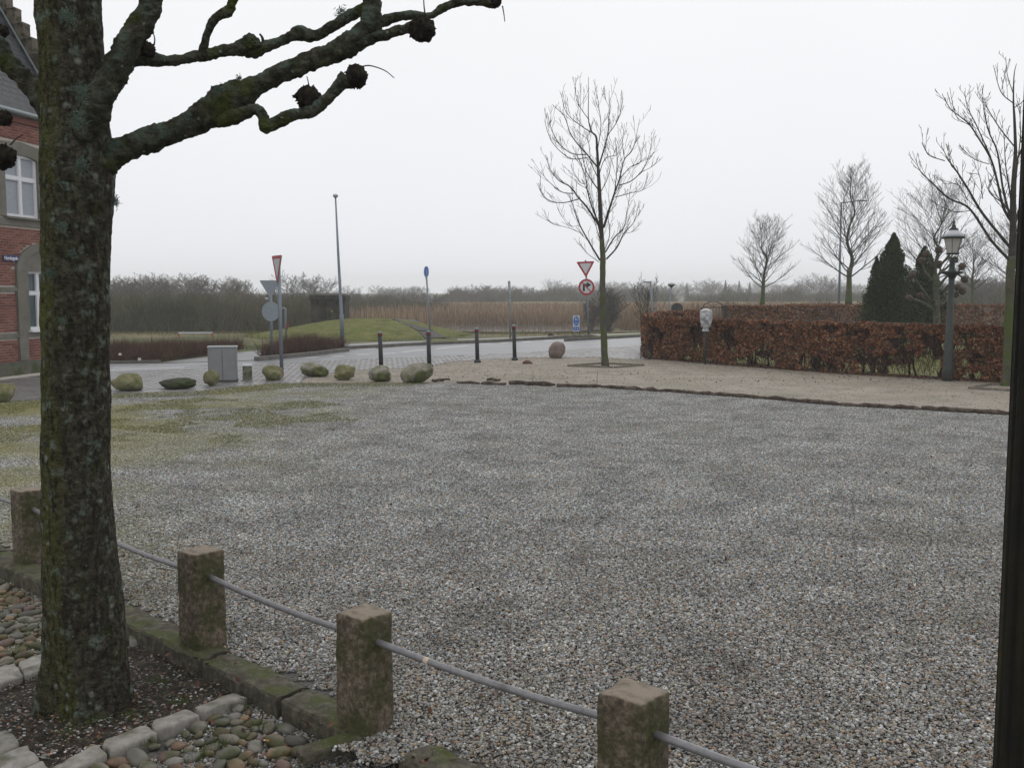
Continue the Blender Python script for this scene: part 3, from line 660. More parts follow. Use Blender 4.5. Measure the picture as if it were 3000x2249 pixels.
for k in rl:
    fa = lambda q: (q * SP if q > -2 else q * SP * 1.02)
    a = PT[k] + LD * .06 + [0, 0, .465]; b = PT[k + 1] - LD * .06 + [0, 0, .465]; mb = MB()
    P = np.array([a + (b - a) * t + np.array([0, 0, -.02 * math.sin(math.pi * t)]) for t in np.linspace(0, 1, 14)]); mb.tube(P, .017, 14)
    ro = tag(mb.obj('pipe_rail', M['pipe'], None, smooth=True), rl[k], 'rail', 'pipe rails between the granite posts')
    if k == 0:
        i0 = 3; q = P[i0] * .75 + P[i0 + 1] * .25; m2 = MB(); m2.tube([q, q + (b - a) * .022], .0176, 14); m2.obj('chipped_patch', M['chip'], ro, smooth=True)

# ------------------------------------------------------------------ big pollarded tree
TY = 5.38
bt = thing('pollard_tree', 'big mossy pollarded tree with knobbly branches at the left', 'tree', (0, 0, 0))
TR = [(262, 2110, 178), (260, 2065, 160), (257, 2010, 146), (252, 1900, 134), (241, 1750, 123), (231, 1550, 112), (225, 1300, 105), (222, 1100, 103), (222, 900, 104), (224, 700, 106), (228, 560, 108), (226, 460, 107), (222, 360, 101), (218, 260, 98), (212, 150, 96), (206, 40, 96), (203, -60, 94), (205, -250, 85), (215, -500, 70)]
ctrl = np.array([[*D(a, b, TY), c * TY / F] for a, b, c in TR]); ctrl[:, 3] *= .90; ctrl = smooth_path(ctrl, 16)
P = ctrl[:, :3]; rad = ctrl[:, 3]; n = 72; an = np.arange(n) * 2 * np.pi / n
V = np.stack([P[:, 0][:, None] + rad[:, None] * np.cos(an), P[:, 1][:, None] + rad[:, None] * np.sin(an), np.repeat(P[:, 2][:, None], n, 1)], -1)
foot = np.clip((.45 - V[..., 2]) / .5, 0, 1); lob = (np.cos(an * 5 + .6) * .5 + np.cos(an * 3 + 2) * .5)[None]
dirv = np.stack([np.cos(an), np.sin(an), 0 * an], -1)[None]
V = V + dirv * (foot ** 1.6 * lob * .05)[..., None]
Vf = V.reshape(-1, 3); W2 = Vf * [1, 1, .35]
d1 = fbm(W2, 3.2, 4, 3); d2 = fbm(W2 * [1, 1, .8], 16, 9, 4); d3 = fbm(Vf, 45, 2, 2)
Vf = Vf + np.tile(dirv[0], (len(P), 1)) * (d1 * .016 + d2 * .009 + d3 * .003)[:, None]
k = len(P); i = np.arange(k - 1)[:, None] * n; j = np.arange(n)[None]; j2 = (j + 1) % n
Q = np.stack([i + j, i + j2, i + n + j2, i + n + j], -1).reshape(-1, 4)[:, ::-1]
mb = MB(); mb.add(Vf, Q); mb.obj('trunk', M['bark'], bt, smooth=True)
kn_v, kn_f = ICO[4]
def knob(px, py, r, Y, parent=bt, m='knob', rough=.22, seed=1, sq=(1, 1, 1)):
    c = D(px, py, Y); rr = r * Y / F; V = kn_v * (1 + rough * fbm(kn_v, 1.7, seed, 3) + .16 * fbm(kn_v, 6, seed + 7, 2))[:, None] * rr * np.array(sq)
    mb = MB(); mb.add(V, kn_f); 
    r_ = np.random.default_rng(seed)
    for _ in range(70):
        d = r_.normal(size=3); d /= np.linalg.norm(d); a = d * rr * .85; b = d * rr * r_.uniform(.95, 1.1) + r_.normal(0, rr * .1, 3); mb.tube([a, (a + b) / 2, b], [rr * .12, rr * .09, rr * .03], 5)
    return mb.obj('knob', M[m], parent, smooth=True, loc=c)
def branch(pts, dY=0, n=24, name='branch', parent=bt, ext=None, seed=0, m='branchbark', amp=1.0):
    c = np.array([[*D(p[0], p[1], TY + (p[3] if len(p) > 3 else dY)), p[2] * TY / F] for p in pts]); c = smooth_path(c, 18)
    P = c[:, :3]; r = np.maximum(c[:, 3], .004); m1 = MB(); m1.tube(P, r, n); V = m1.v[0]; cen = np.repeat(P, n, 0); nr = V - cen; nr /= np.linalg.norm(nr, axis=1)[:, None] + 1e-9
    rr = np.repeat(r, n); V = V + nr * ((fbm(V, 7, seed, 3) * .30 + fbm(V, 22, seed + 3, 3) * .22 + fbm(V, 60, seed + 6, 2) * .12) * np.minimum(rr, .05) * amp)[:, None]; m1.v[0] = V
    return m1.obj(name, M[m], parent, smooth=True)
br = [
    [(240, 520, 60, -.02), (300, 478, 50), (345, 448, 40, .02), (440, 410, 36, .05), (543, 369, 34, .1), (600, 335, 44, .12), (652, 307, 53, .14), (736, 258, 34, .16), (871, 194, 27, .2), (940, 168, 28, .22), (1007, 140, 32, .24), (1060, 105, 34, .26), (1085, 70, 33, .27), (1093, 0, 28, .28), (1090, -90, 26, .3), (1070, -260, 22, .3)],
    [(1040, 132, 24, .25), (1111, 108, 17, .24), (1165, 90, 16, .22), (1206, 82, 18, .2), (1238, 88, 22, .2)],
    [(1100, 70, 20, .27), (1135, 58, 15, .28), (1188, 46, 13, .3), (1255, 48, 12, .3), (1296, 26, 13, .3), (1346, 7, 12, .3), (1400, 5, 14, .3), (1445, 6, 20, .3)],
    [(640, 342, 30, .12), (680, 345, 22, .08), (713, 335, 19, .05), (745, 322, 17, .02), (768, 338, 18, 0), (776, 372, 20, -.02), (794, 366, 19, 0), (849, 341, 17, .03), (907, 330, 17, .06), (948, 298, 16, .08), (989, 257, 15, .1), (1016, 233, 24, .12)],
    [(235, 400, 40, -.1), (280, 330, 38, -.12), (297, 279, 36, -.13), (344, 203, 38, -.1), (380, 119, 35, -.08), (427, 47, 33, -.05), (450, -10, 31, -.03), (500, -140, 28, 0)],
    [(350, 200, 26, -.06), (402, 172, 21, 0), (507, 177, 17, .05), (586, 165, 16, .1), (650, 150, 17, .14), (713, 143, 26, .18), (745, 145, 22, .2), (781, 136, 15, .22), (830, 120, 15, .25), (871, 100, 20, .28), (925, 104, 16, .32), (984, 72, 16, .36), (1043, 36, 18, .4), (1075, 10, 16, .42), (1120, -60, 14, .45)],
    [(588, 168, 14, .1), (597, 138, 11, .1), (612, 87, 10, .1), (633, 51, 11, .1), (670, 31, 17, .1), (680, 8, 12, .1), (705, -30, 10, .1), (740, -120, 9, .1)],
    [(190, 360, 50, .05), (119, 272, 34, .05), (72, 232, 29, .05), (22, 174, 28, .05), (-40, 110, 28, .05), (-150, 60, 24, .05)],
    [(-150, 60, 22, .05), (-230, 200, 18, .0), (-160, 330, 16, 0), (-60, 350, 14, 0), (5, 344, 14, 0)],
    [(-190, 260, 16, 0), (-150, 440, 16, 0), (-70, 470, 16, 0), (0, 462, 18, 0)],
]
for i, b_ in enumerate(br): branch(b_, seed=i * 5 + 1)
for i, (a, b, r_, y) in enumerate([(1236, 86, 36, .2), (1449, 2, 20, .3), (1043, 226, 32, .12), (903, 290, 36, .1), (431, 146, 22, -.02), (735, 128, 26, .18), (11, 346, 22, 0), (10, 460, 34, 0), (2, 92, 20, .1), (776, 365, 18, -.01), (652, 295, 42, .14)]):
    knob(a, b, r_, TY + y, seed=i * 7 + 2, m='branchbark' if i in (5, 9, 10) else 'knob')
def twigp(pts, Y, r=.0035):
    m1 = MB(); P = smooth_path([D(a, b, Y) for a, b in pts], 5); m1.tube(P, np.linspace(r * 1.2, r * .7, len(P)), 6); m1.obj('twig', M['twig'], bt, smooth=True)
twigp([(1057, 196), (1085, 193), (1127, 207), (1155, 229)], TY + .1); twigp([(909, 270), (904, 245), (899, 224)], TY + .08); twigp([(1245, 40), (1242, 15), (1241, -20)], TY + .25, .004)
twigp([(1472, 18), (1476, 40), (1479, 64)], TY + .3); twigp([(452, 132), (453, 112), (445, 88)], TY - .02); twigp([(771, 122), (768, 110), (761, 100)], TY + .2, .008); twigp([(30, 425), (50, 405), (68, 395)], TY)
# lichen tufts
lc = MB(); r4 = np.random.default_rng(8)
for (px, py, rr, Y) in [(228, 355, 22, -.36), (240, 265, 18, -.3), (240, 485, 20, -.38), (1000, 40, 16, .2), (640, 265, 12, .0), (335, 590, 14, 0), (200, 50, 26, -.3), (350, 250, 9, -.1), (185, 665, 13, -.35), (210, 740, 12, -.35), (150, 800, 12, -.32), (183, 940, 10, -.34), (330, 430, 12, -.05), (470, 395, 10, 0), (550, 340, 10, 0), (700, 230, 8, .1)]:
    c = D(px, py, TY + Y)
    for _ in range(110):
        d = r4.normal(size=3); d[1] = -abs(d[1]) * .6; d /= np.linalg.norm(d); a = c + r4.normal(0, rr * TY / F * .5, 3) * [1, .2, 1]; b = a + d * rr * TY / F * .55
        lc.tube([a, b], [.0022, .001], 3, cap=False)
tag(lc.obj('lichen', M['lichen'], bt), kind='stuff')

# ------------------------------------------------------------------ generic bare trees
def grow(mb, p, d, Ln, r, lv, rr, up=.35, nseg=6, n=4, maxlv=2, dens=5, tipr=.004, spread=.8):
    P = [np.array(p)]; d = np.array(d, float); d /= np.linalg.norm(d)
    for i in range(nseg):
        d = d + np.array([0, 0, up / nseg * 1.6]) + rr.normal(0, .07, 3); d /= np.linalg.norm(d); P.append(P[-1] + d * Ln / nseg)
    P = np.array(P); rad = np.linspace(r, max(tipr, r * .25), len(P)); mb.tube(P, rad, n, cap=False)
    if lv < maxlv:
        kids = int(dens * (1 if lv == 0 else .7))
        for k in range(kids):
            t = .18 + .8 * (k + rr.random()) / kids; q = t * nseg; i0 = min(int(q), nseg - 1); pp = P[i0] + (P[i0 + 1] - P[i0]) * (q - i0); tang = P[i0 + 1] - P[i0]; tang /= np.linalg.norm(tang)
            s = rr.normal(size=3); s -= tang * s.dot(tang); s /= np.linalg.norm(s); s[2] = s[2] * .5
            dd = tang * .75 + s * spread; grow(mb, pp, dd, Ln * rr.uniform(.3, .5) * (1.15 - .5 * t), max(tipr, rad[i0] * .5), lv + 1, rr, up * 1.1, max(3, nseg - 2), max(3, n - 1), maxlv, dens, tipr, spread)
def treemesh(limbs, base, extra, Yd, seed, tipr=.0055, dens=7, r0=.1, twl=.62):
    """limbs: list of (px list, r) drawn at depth Yd; extra procedural limbs fill towards and away from the viewer"""
    rr = np.random.default_rng(seed); mb = MB()
    for pts, r_, depth in limbs:
        P = np.array([D(a, b, Yd) for a, b in pts]); k = len(P)
        for i in range(k):
            sc = (i / max(1, k - 1)); Y = Yd + depth * sc; P[i] = D(pts[i][0], pts[i][1], Y)
        S = smooth_path(P, 5); rad = np.linspace(r_, tipr, len(S)); mb.tube(S, rad, 6, cap=False)
        length = np.linalg.norm(np.diff(S, axis=0), axis=1).sum(); kids = int(dens * length)
        for q in range(kids):
            t = .12 + .86 * (q + rr.random()) / kids; ii = min(int(t * (len(S) - 1)), len(S) - 2); tang = S[ii + 1] - S[ii]; tang /= np.linalg.norm(tang)
            s = rr.normal(size=3); s -= tang * s.dot(tang); s /= np.linalg.norm(s); s[2] = s[2] * .35 - .05
            grow(mb, S[ii], tang * .85 + s * .6 + np.array([0, 0, .1]), twl * rr.uniform(.4, 1.35) * (1 - .3 * t), max(tipr, rad[ii] * .28), 1, rr, up=.38, nseg=5, n=3, maxlv=2, dens=3, tipr=tipr, spread=.55)
    return mb
def z5(p): return [(1500 + a * .3618, 200 + b * .3618) for a, b in p]
YT = 30.0
def zt(l): return z5(l)
limbsA = [
 ([(715, 1290), (610, 1130), (540, 1050), (470, 960), (380, 910), (310, 820), (270, 700)], .045, .4),
 ([(540, 1060), (400, 1090), (270, 1055), (200, 930)], .022, .2), ([(500, 1015), (400, 1000), (280, 900), (245, 840)], .02, -.3),
 ([(712, 1280), (650, 1130), (610, 990), (600, 900), (560, 780), (520, 690)], .035, -1.0), ([(690, 800), (600, 690), (520, 600), (470, 520), (430, 400), (400, 370)], .035, .3),
 ([(600, 700), (480, 690), (380, 610), (320, 500), (290, 370)], .02, .6), ([(610, 725), (470, 730), (340, 620), (290, 520), (262, 415)], .018, -.2), ([(640, 520), (550, 460), (440, 360), (395, 200)], .02, -.2),
 ([(705, 790), (770, 560), (785, 400), (787, 180)], .035, -.6), ([(775, 540), (840, 450), (880, 350), (900, 240)], .018, -.1),
 ([(745, 1290), (820, 1040), (870, 900), (910, 740), (980, 650), (1035, 410)], .045, .3), ([(865, 950), (970, 910), (1060, 820), (1110, 700), (1135, 560)], .024, .5), ([(835, 1045), (960, 1010), (1060, 980), (1100, 840)], .018, -.5), ([(1030, 850), (1130, 800), (1200, 740)], .012, .2), ([(870, 900), (960, 800), (1040, 760), (1055, 640)], .016, -.9), ([(910, 740), (895, 600), (912, 450)], .014, .3),
 ([(765, 1545), (850, 1450), (910, 1330), (990, 1240), (1030, 1070)], .035, .3), ([(755, 1490), (830, 1370), (905, 1290), (940, 1120), (960, 950)], .03, -.6), ([(905, 1335), (960, 1330), (1030, 1300)], .01, 0),
 ([(712, 1555), (620, 1400), (540, 1250), (490, 1100), (465, 1040)], .038, .4), ([(705, 1570), (600, 1490), (555, 1420)], .014, 0), ([(570, 1340), (450, 1290), (340, 1265), (280, 1225)], .012, .2), ([(550, 1270), (490, 1280), (450, 1250)], .009, 0),
 ([(690, 680), (720, 470), (705, 330), (690, 215)], .02, .7), ([(625, 420), (560, 330), (520, 240), (510, 75)], .016, .2), ([(710, 1000), (640, 900), (590, 800), (550, 560), (560, 120)], .026, 1.2), ([(605, 930), (560, 930), (500, 850), (475, 780)], .014, -.3),
 ([(720, 1000), (770, 900), (800, 780), (795, 670)], .018, 1.2), ([(735, 1300), (780, 1150), (830, 1000), (850, 780), (845, 620)], .03, -1.4), ([(725, 1400), (680, 1200), (620, 1000), (560, 950)], .025, -1.5), ([(735, 1480), (700, 1350), (640, 1180), (520, 1110)], .022, 1.6), ([(740, 1500), (790, 1350), (780, 1200), (820, 1120)], .02, 1.5), ([(700, 900), (640, 760), (620, 600), (570, 540)], .018, -1.4), ([(695, 900), (750, 740), (850, 700), (860, 640)], .018, -1.3),
]
trunkA = [(1773, 1072), (1771, 1040), (1768, 960), (1765, 860), (1766, 764), (1763, 700), (1758, 600), (1755, 540), (1752, 487), (1749, 430), (1746, 400), (1733, 385), (1724, 350), (1724, 290), (1724, 226)]
radA = [.125, .105, .095, .09, .085, .07, .06, .055, .045, .035, .03, .022, .015, .01, .006]
def btree(name, label, trunk_px, trad, limbs, Y, seed, split=5, **k):
    o = thing(name, label, 'tree', group='bare young street trees')
    P = np.array([D(a, b, Y) for a, b in trunk_px]); rr = np.array(trad); S = smooth_path(np.c_[P, rr], 5); kk = split * 5
    m1 = MB(); m1.tube(S[:kk + 1, :3], S[:kk + 1, 3], 14); V = m1.v[0]; m1.v[0] = V + np.c_[fbm(V, 5, seed, 3), fbm(V, 5, seed + 9, 3), 0 * V[:, 0]] * .012; m1.obj('trunk', M['youngbark'], o, smooth=True)
    mb = treemesh(limbs, None, 0, Y, seed, **k); mb.tube(S[kk:, :3], S[kk:, 3], 8)
    leader = S[kk:, :3]
    mb.obj('crown', M['twig'], o, smooth=False); return o
limbsA = [(p, r_ * .8, d) for p, r_, d in limbsA]
btree('bare_tree', 'bare young tree in a timber framed square in the middle of the sand', trunkA, radA, [(z5(p), r_, d) for p, r_, d in limbsA], YT, 5, dens=5.2, tipr=.005, twl=.72)
def z6(p): return [(2300 + a * .4824, 100 + b * .4824) for a, b in p]
limbsB = [([(1360, 1370), (1250, 1250), (1120, 1060), (1000, 1000), (900, 910), (820, 830), (795, 760)], .05, .2), ([(1370, 1300), (1200, 1090), (1110, 940), (1040, 830), (990, 760), (950, 680)], .05, -.3), ([(970, 770), (880, 740), (850, 700), (830, 660)], .016, 0),
 ([(1380, 1150), (1325, 1050), (1290, 900), (1250, 760), (1180, 640), (1110, 540), (1010, 460), (960, 380)], .05, .3), ([(1370, 1120), (1325, 950), (1290, 720), (1240, 600), (1210, 480), (1200, 380)], .04, -.5), ([(1250, 750), (1160, 550), (1110, 450), (1090, 350)], .022, .3), ([(1240, 790), (1150, 760), (1055, 675)], .014, 0), ([(1130, 560), (1040, 500), (1010, 390)], .012, .1),
 ([(1390, 680), (1310, 580), (1240, 470), (1210, 400)], .022, -.2), ([(1385, 420), (1310, 350), (1265, 190)], .018, 0), ([(1110, 1010), (1050, 915), (960, 910)], .014, -.2), ([(1130, 1070), (1040, 1080), (930, 1040)], .014, .3), ([(1385, 360), (1350, 250), (1340, 140)], .014, .1),
 ([(1395, 1150), (1460, 950), (1520, 700), (1560, 500)], .045, .2), ([(1390, 1250), (1500, 1100), (1640, 950), (1720, 800)], .045, -.3), ([(1395, 800), (1470, 600), (1500, 420)], .025, .2), ([(1390, 450), (1450, 400), (1480, 300)], .016, 0), ([(1385, 1200), (1370, 1000), (1340, 800), (1330, 600)], .035, -1.3), ([(1385, 1220), (1350, 1060), (1240, 960), (1250, 880)], .03, 1.3), ([(1390, 1000), (1410, 800), (1430, 600), (1420, 420)], .03, 1.2), ([(1200, 1000), (1180, 860), (1120, 850)], .014, .3), ([(1380, 1300), (1410, 1180), (1420, 1060)], .02, -.8)]
limbsB = [(p, r_ * .72, d) for p, r_, d in limbsB]
trunkB = [(2950, 1133), (2952, 1090), (2955, 1000), (2958, 900), (2960, 800), (2966, 751), (2968, 670), (2968, 582), (2972, 500), (2975, 438), (2972, 350), (2969, 293), (2971, 221), (2978, 187)]
radB = [.155, .12, .105, .1, .1, .1, .08, .07, .055, .04, .03, .02, .012, .006]
btree('bare_tree', 'bare tree at the right edge beside the dark pole, before the brown hedge', trunkB, radB, [(z6(p), r_, d) for p, r_, d in limbsB], 23.6, 6, dens=6, tipr=.0055, twl=.5)

def proc_tree(px, base_py, top_py, halfw_px, Y, seed, lab, trunk_frac=.28, r0=.11, m='twig', tb='youngbark', dens=5, gz=None, name='bare_tree', lowstart=.22):
    rr = np.random.default_rng(seed); o = thing(name, lab, 'tree', group='bare young street trees')
    z0 = D(px, base_py, Y)[2] if gz is None else gz; z1 = D(px, top_py, Y)[2]; x = D(px, base_py, Y)[0]; Ht = z1 - z0; hw = halfw_px * Y / F
    T = [np.array([x + rr.normal() * .03 * i, Y + rr.normal() * .03 * i, z0 + Ht * i / 8]) for i in range(9)]; S = smooth_path(T, 4); rad = np.interp(np.linspace(0, 1, len(S)), [0, .1, .3, .7, 1], [r0 * 1.35, r0, r0 * .8, r0 * .35, .006])
    kk = int(len(S) * trunk_frac) + 1; m1 = MB(); m1.tube(S[:kk + 2], rad[:kk + 2], 10); m1.obj('trunk', M[tb], o, smooth=True)
    mb = MB(); mb.tube(S[kk:], rad[kk:], 6, cap=False)
    nl = 38
    for i in range(nl):
        t = lowstart + (.93 - lowstart) * (i + rr.random()) / nl; ii = int(t * (len(S) - 1)); a = i * 2.4 + rr.normal() * .4
        env = math.sin(math.pi * min(1, (1 - t) / (1 - lowstart) * .66 + .10)) ** .8
        Ln = hw * 1.3 * env * rr.uniform(.8, 1.2) + .25; d = np.array([math.cos(a), math.sin(a), .5 + 1.3 * t])
        grow(mb, S[ii], d, Ln * (1.25 - .35 * t), max(.008, rad[ii] * .36), 0, rr, up=.22, nseg=7, n=4, maxlv=2, dens=dens + 2, tipr=.0055, spread=.62)
    Vc = np.vstack(mb.v); zs = (Ht * 1.0) / (Vc[:, 2].max() - z0); xw = np.percentile(np.abs(Vc[:, 0] - x), 99.3); xs__ = hw / xw
    for arr in mb.v: arr[:, 2] = z0 + (arr[:, 2] - z0) * zs; arr[:, :2] = [x, Y] + (arr[:, :2] - [x, Y]) * np.interp(arr[:, 2:3], [z0 + Ht * trunk_frac, z0 + Ht * (trunk_frac + .12)], [1, min(1.2, xs__)])
    mb.obj('crown', M[m], o); return o
proc_tree(2233, 893, 612, 85, 62, 31, 'small rounded bare tree behind the hedge, left of the other street trees', r0=.12, dens=6, trunk_frac=.24)
proc_tree(2486, 893, 452, 118, 58, 32, 'tall bare tree behind the hedge beside the square arm street lamp', r0=.16, dens=7, trunk_frac=.2)
proc_tree(2735, 893, 505, 125, 60, 33, 'tall bare tree rising behind the two dark conifers', r0=.14, dens=7, trunk_frac=.22)
proc_tree(2845, 893, 660, 65, 75, 34, 'small pale bare tree seen right of the green lantern', r0=.12, dens=6)
proc_tree(2965, 893, 600, 110, 70, 35, 'bare tree standing far behind the tree at the right edge', r0=.14, dens=6)

# garden pollard
gp_ = thing('pollard_tree', 'small knobbly pollard with fist like branch ends behind the green lantern', 'tree')
YG = 33.0
def z8(p): return [(2350 + a * .422, 550 + b * .422) for a, b in p]
gl = [([(930, 860), (840, 800), (740, 765)], 9), ([(905, 800), (830, 700), (765, 605)], 8), ([(905, 650), (850, 570), (832, 505)], 8), ([(912, 560), (880, 500), (862, 460)], 7), ([(950, 680), (1020, 600), (1060, 590), (1130, 635)], 7), ([(960, 740), (1030, 660), (1110, 545)], 8), ([(950, 820), (1010, 780), (1065, 740)], 7), ([(960, 720), (1040, 700), (1080, 690)], 6), ([(1000, 740), (1060, 730), (1115, 718)], 5), ([(950, 600), (1010, 550), (1060, 500)], 7), ([(945, 560), (1010, 480), (1055, 430)], 6), ([(930, 620), (925, 520), (950, 430)], 8), ([(910, 830), (850, 770), (820, 750)], 6), ([(935, 640), (960, 570), (950, 530)], 6)]
m1 = MB(); T = [D(a, b, YG) for a, b in z8([(938, 1250), (935, 980), (932, 800), (930, 600)])]; m1.tube(smooth_path(T, 5), np.linspace(.135, .10, 16), 12); m1.obj('trunk', M['gardenbark'], gp_, smooth=True)
for i, (p, r_) in enumerate(gl):
    rr = np.random.default_rng(i + 60); yd = rr.uniform(-.5, .5); q = z8(p); P = [D(a, b, YG + yd * (k / (len(q) - 1))) for k, (a, b) in enumerate(q)]
    m1 = MB(); S = smooth_path(P, 4); m1.tube(S, np.linspace(r_ * .0062, r_ * .0045, len(S)), 8); m1.obj('branch', M['gardenbark'], gp_, smooth=True)
    knob(q[-1][0], q[-1][1], 10, YG + yd, parent=gp_, seed=i + 30, m='gardenknob')

# ------------------------------------------------------------------ brick house at the left
P0 = G(0, 1109); P1 = G(106, 1096); FD = P1 - P0; FD /= np.linalg.norm(FD); FN = np.array([FD[1], -FD[0], 0])
def fac(px, py):
    d = ray(px, py); c = np.array([0, 0, H]); t = np.dot(P0 - c, FN) / np.dot(d, FN); p = c + d * t; return float(np.dot(p - P0, FD)), float(p[2])
hs = thing('brick_house', 'red brick house with grey rendered bands and stepped gable at the left edge', 'building', P0, math.atan2(FD[1], FD[0]))
SE = fac(232, 1000)[0]; S0 = -5.0; ZE = fac(0, 320)[1]
def hobj(mb, name, m, parent=hs, smooth=False): return mb.obj(name, M[m], parent, smooth)
def hbox(name, m, s0, s1, y0, y1, z0, z1, parent=hs, col=None):
    mb = MB(); mb.box(((s0 + s1) / 2, (y0 + y1) / 2, (z0 + z1) / 2), (abs(s1 - s0), abs(y1 - y0), abs(z1 - z0)), col=col); return hobj(mb, name, m, parent)
uw = (fac(8, 452), fac(113, 637)); us0, us1 = uw[0][0], uw[1][0]; uz0, uz1 = fac(60, 637)[1], fac(60, 455)[1]
ls0 = fac(84, 900)[0]; ls1 = ls0 + 1.0; lz0, lz1 = fac(100, 966)[1], fac(100, 793)[1]
walls = [(S0, SE, 0, lz0, .0), (S0, ls0, lz0, lz1, 0), (ls1, SE, lz0, lz1, 0), (S0, SE, lz1, uz0, 0), (S0, us0, uz0, uz1, 0), (us1, SE, uz0, uz1, 0), (S0, SE, uz1, ZE, 0)]
mb = MB()
for a, b, z0, z1, _ in walls: mb.box(((a + b) / 2, .17, (z0 + z1) / 2), (b - a, .3, z1 - z0))
mb.box(((S0 + SE) / 2, 2.9, ZE / 2), (SE - S0 - .1, 5, ZE - .1)); hobj(mb, 'wall', 'mortar')
# rendered bands and surrounds as rectangles (s0,s1,z0,z1)
bands = []
def band(s0, s1, z0, z1, dep=.045): bands.append((s0, s1, z0, z1)); hbox('rendered_band', 'render', s0, s1, -dep, .03, z0, z1)
zz = lambda y, x=60: fac(x, y)[1]
band(us0 - .42, us0, uz0, uz1); band(us1, us1 + .16, uz0, uz1)
band(S0, SE - .01, zz(663), uz0 - .06, .04)
# segmental surround above the upper window
arch = MB(); n_ = 9; xs_ = np.linspace(us0 - .42, us1 + .16, n_); mid = (us0 + us1) / 2
lowp = [(x, uz1 - .10 + .10 * (1 - min(1, abs((x - mid) / ((us1 - us0) / 2)) ** 2)) if us0 <= x <= us1 else uz1 - .0) for x in np.linspace(us0, us1, 9)]
pts_ = [(us0 - .42, uz1)] + [(us0, uz1)] + [(x, uz1 - .09 * min(1, abs((x - mid) / ((us1 - us0) / 2)) ** 2)) for x in np.linspace(us0, us1, 11)] + [(us1, uz1), (us1 + .16, uz1), (us1 + .16, uz1 + .25), (mid, uz1 + .33), (us0 - .42, uz1 + .25)]
arch.plate(pts_, -.045, .03); hobj(arch, 'rendered_band', 'render'); bands.append((us0 - .42, us1 + .16, uz1 - .1, uz1 + .31))
v0, v1 = fac(49, 900)[0], fac(74, 900)[0]
band(v0, v1, fac(60, 1056)[1], fac(60, 790)[1], .06)
band(S0, v0 - .002, zz(853, 25), zz(841, 25), .04); band(S0, v0 - .002, zz(991, 25), zz(977, 25), .04)
band(v1 + .002, ls0 - .002, zz(853, 80), zz(841, 80), .04); band(v1 + .002, SE, lz0 - .18, lz0 - .05, .04)
band(ls0 - .1, ls0, lz0, lz1, .03)
# big blind arch with filled tympanum over the ground floor window
cx_ = v0 + 1.28; rx = 1.28; zs = fac(60, 793)[1]; rz_ = fac(120, 712)[1] - zs
a_ = np.linspace(math.pi, 0, 25); oa = [(cx_ + rx * math.cos(t), zs + rz_ * math.sin(t)) for t in a_]; ia = [(cx_ + (rx - .26) * math.cos(t), zs + (rz_ - .2) * math.sin(t)) for t in a_]
mb = MB(); mb.plate(oa + ia[::-1], -.07, .03)
mb = MB()
for i in range(24): mb.plate([oa[i], oa[i + 1], ia[i + 1], ia[i]], -.07, .03)
hobj(mb, 'arch_band', 'render')
mb = MB()
for i in range(24): mb.plate([(ia[i][0], zs + .002), ia[i], ia[i + 1], (ia[i + 1][0], zs + .002)], -.02, .03)
hobj(mb, 'tympanum', 'render')
plz = fac(50, 1060)[1]
hbox('plinth', 'plinth', S0, SE, -.09, .02, -.05, plz); hbox('footing', 'mortar', S0, SE, -.28, -.09, -.05, .04)
# windows
def casement(name, s0, s1, z0, z1, yd=.06):
    w_ = link('window', None, hs); ft = .055
    fr = MB(); 
    for a, b, c, d in ((s0, s1, z0, z0 + ft), (s0, s1, z1 - ft, z1), (s0, s0 + ft, z0 + ft, z1 - ft), (s1 - ft, s1, z0 + ft, z1 - ft), ((s0 + s1) / 2 - .035, (s0 + s1) / 2 + .035, z0 + ft, z1 - ft)):
        fr.box(((a + b) / 2, yd, (c + d) / 2), (b - a, .07, d - c))
    zt_ = z0 + (z1 - z0) * .62
    for a, b in ((s0 + ft, (s0 + s1) / 2 - .035), ((s0 + s1) / 2 + .035, s1 - ft)): fr.box(((a + b) / 2, yd, zt_), (b - a, .07, .07))
    fr.obj('window_frame', M['whitepaint'], w_)
    for a, b in ((s0 + ft, (s0 + s1) / 2 - .035), ((s0 + s1) / 2 + .035, s1 - ft)):
        for c, d in ((z0 + ft, zt_ - .035), (zt_ + .035, z1 - ft)):
            e_ = .025; q = MB()
            q.ring([(a + .004, c + .004), (b - .004, c + .004), (b - .004, d - .004), (a + .004, d - .004)], [(a + e_, c + e_), (b - e_, c + e_), (b - e_, d - e_), (a + e_, d - e_)], yd - .03, yd + .02); q.obj('sash', M['whitepaint'], w_)
            q = MB(); q.box(((a + b) / 2, yd + .03, (c + d) / 2), (b - a, .006, d - c)); q.obj('pane', M['glass'] if name == 'lower' else M['blind'], w_)
    q = MB(); q.box(((s0 + s1) / 2, -.03, z0 - .03), (s1 - s0 + .1, .2, .055)); q.obj('window_sill', M['render'] if name == 'upper' else M['whitepaint'], w_)
    if name == 'upper':
        sl = MB()
        for k in range(46): sl.box(((s0 + s1) / 2, yd + .022, z0 + ft + .01 + k * (z1 - z0 - 2 * ft) / 46), (s1 - s0 - 2 * ft, .006, .012))
        tag(sl.obj('blind_slat', M['blind'], w_), kind='stuff')
    return w_
casement('upper', us0, us1, uz0, uz1); casement('lower', ls0, ls1, lz0, lz1, .1)
hbox('room_shade_sheet', 'dark', us0, us1, .2, .22, uz0, uz1)  # near-black sheet painting in the dark of the room behind the upper window
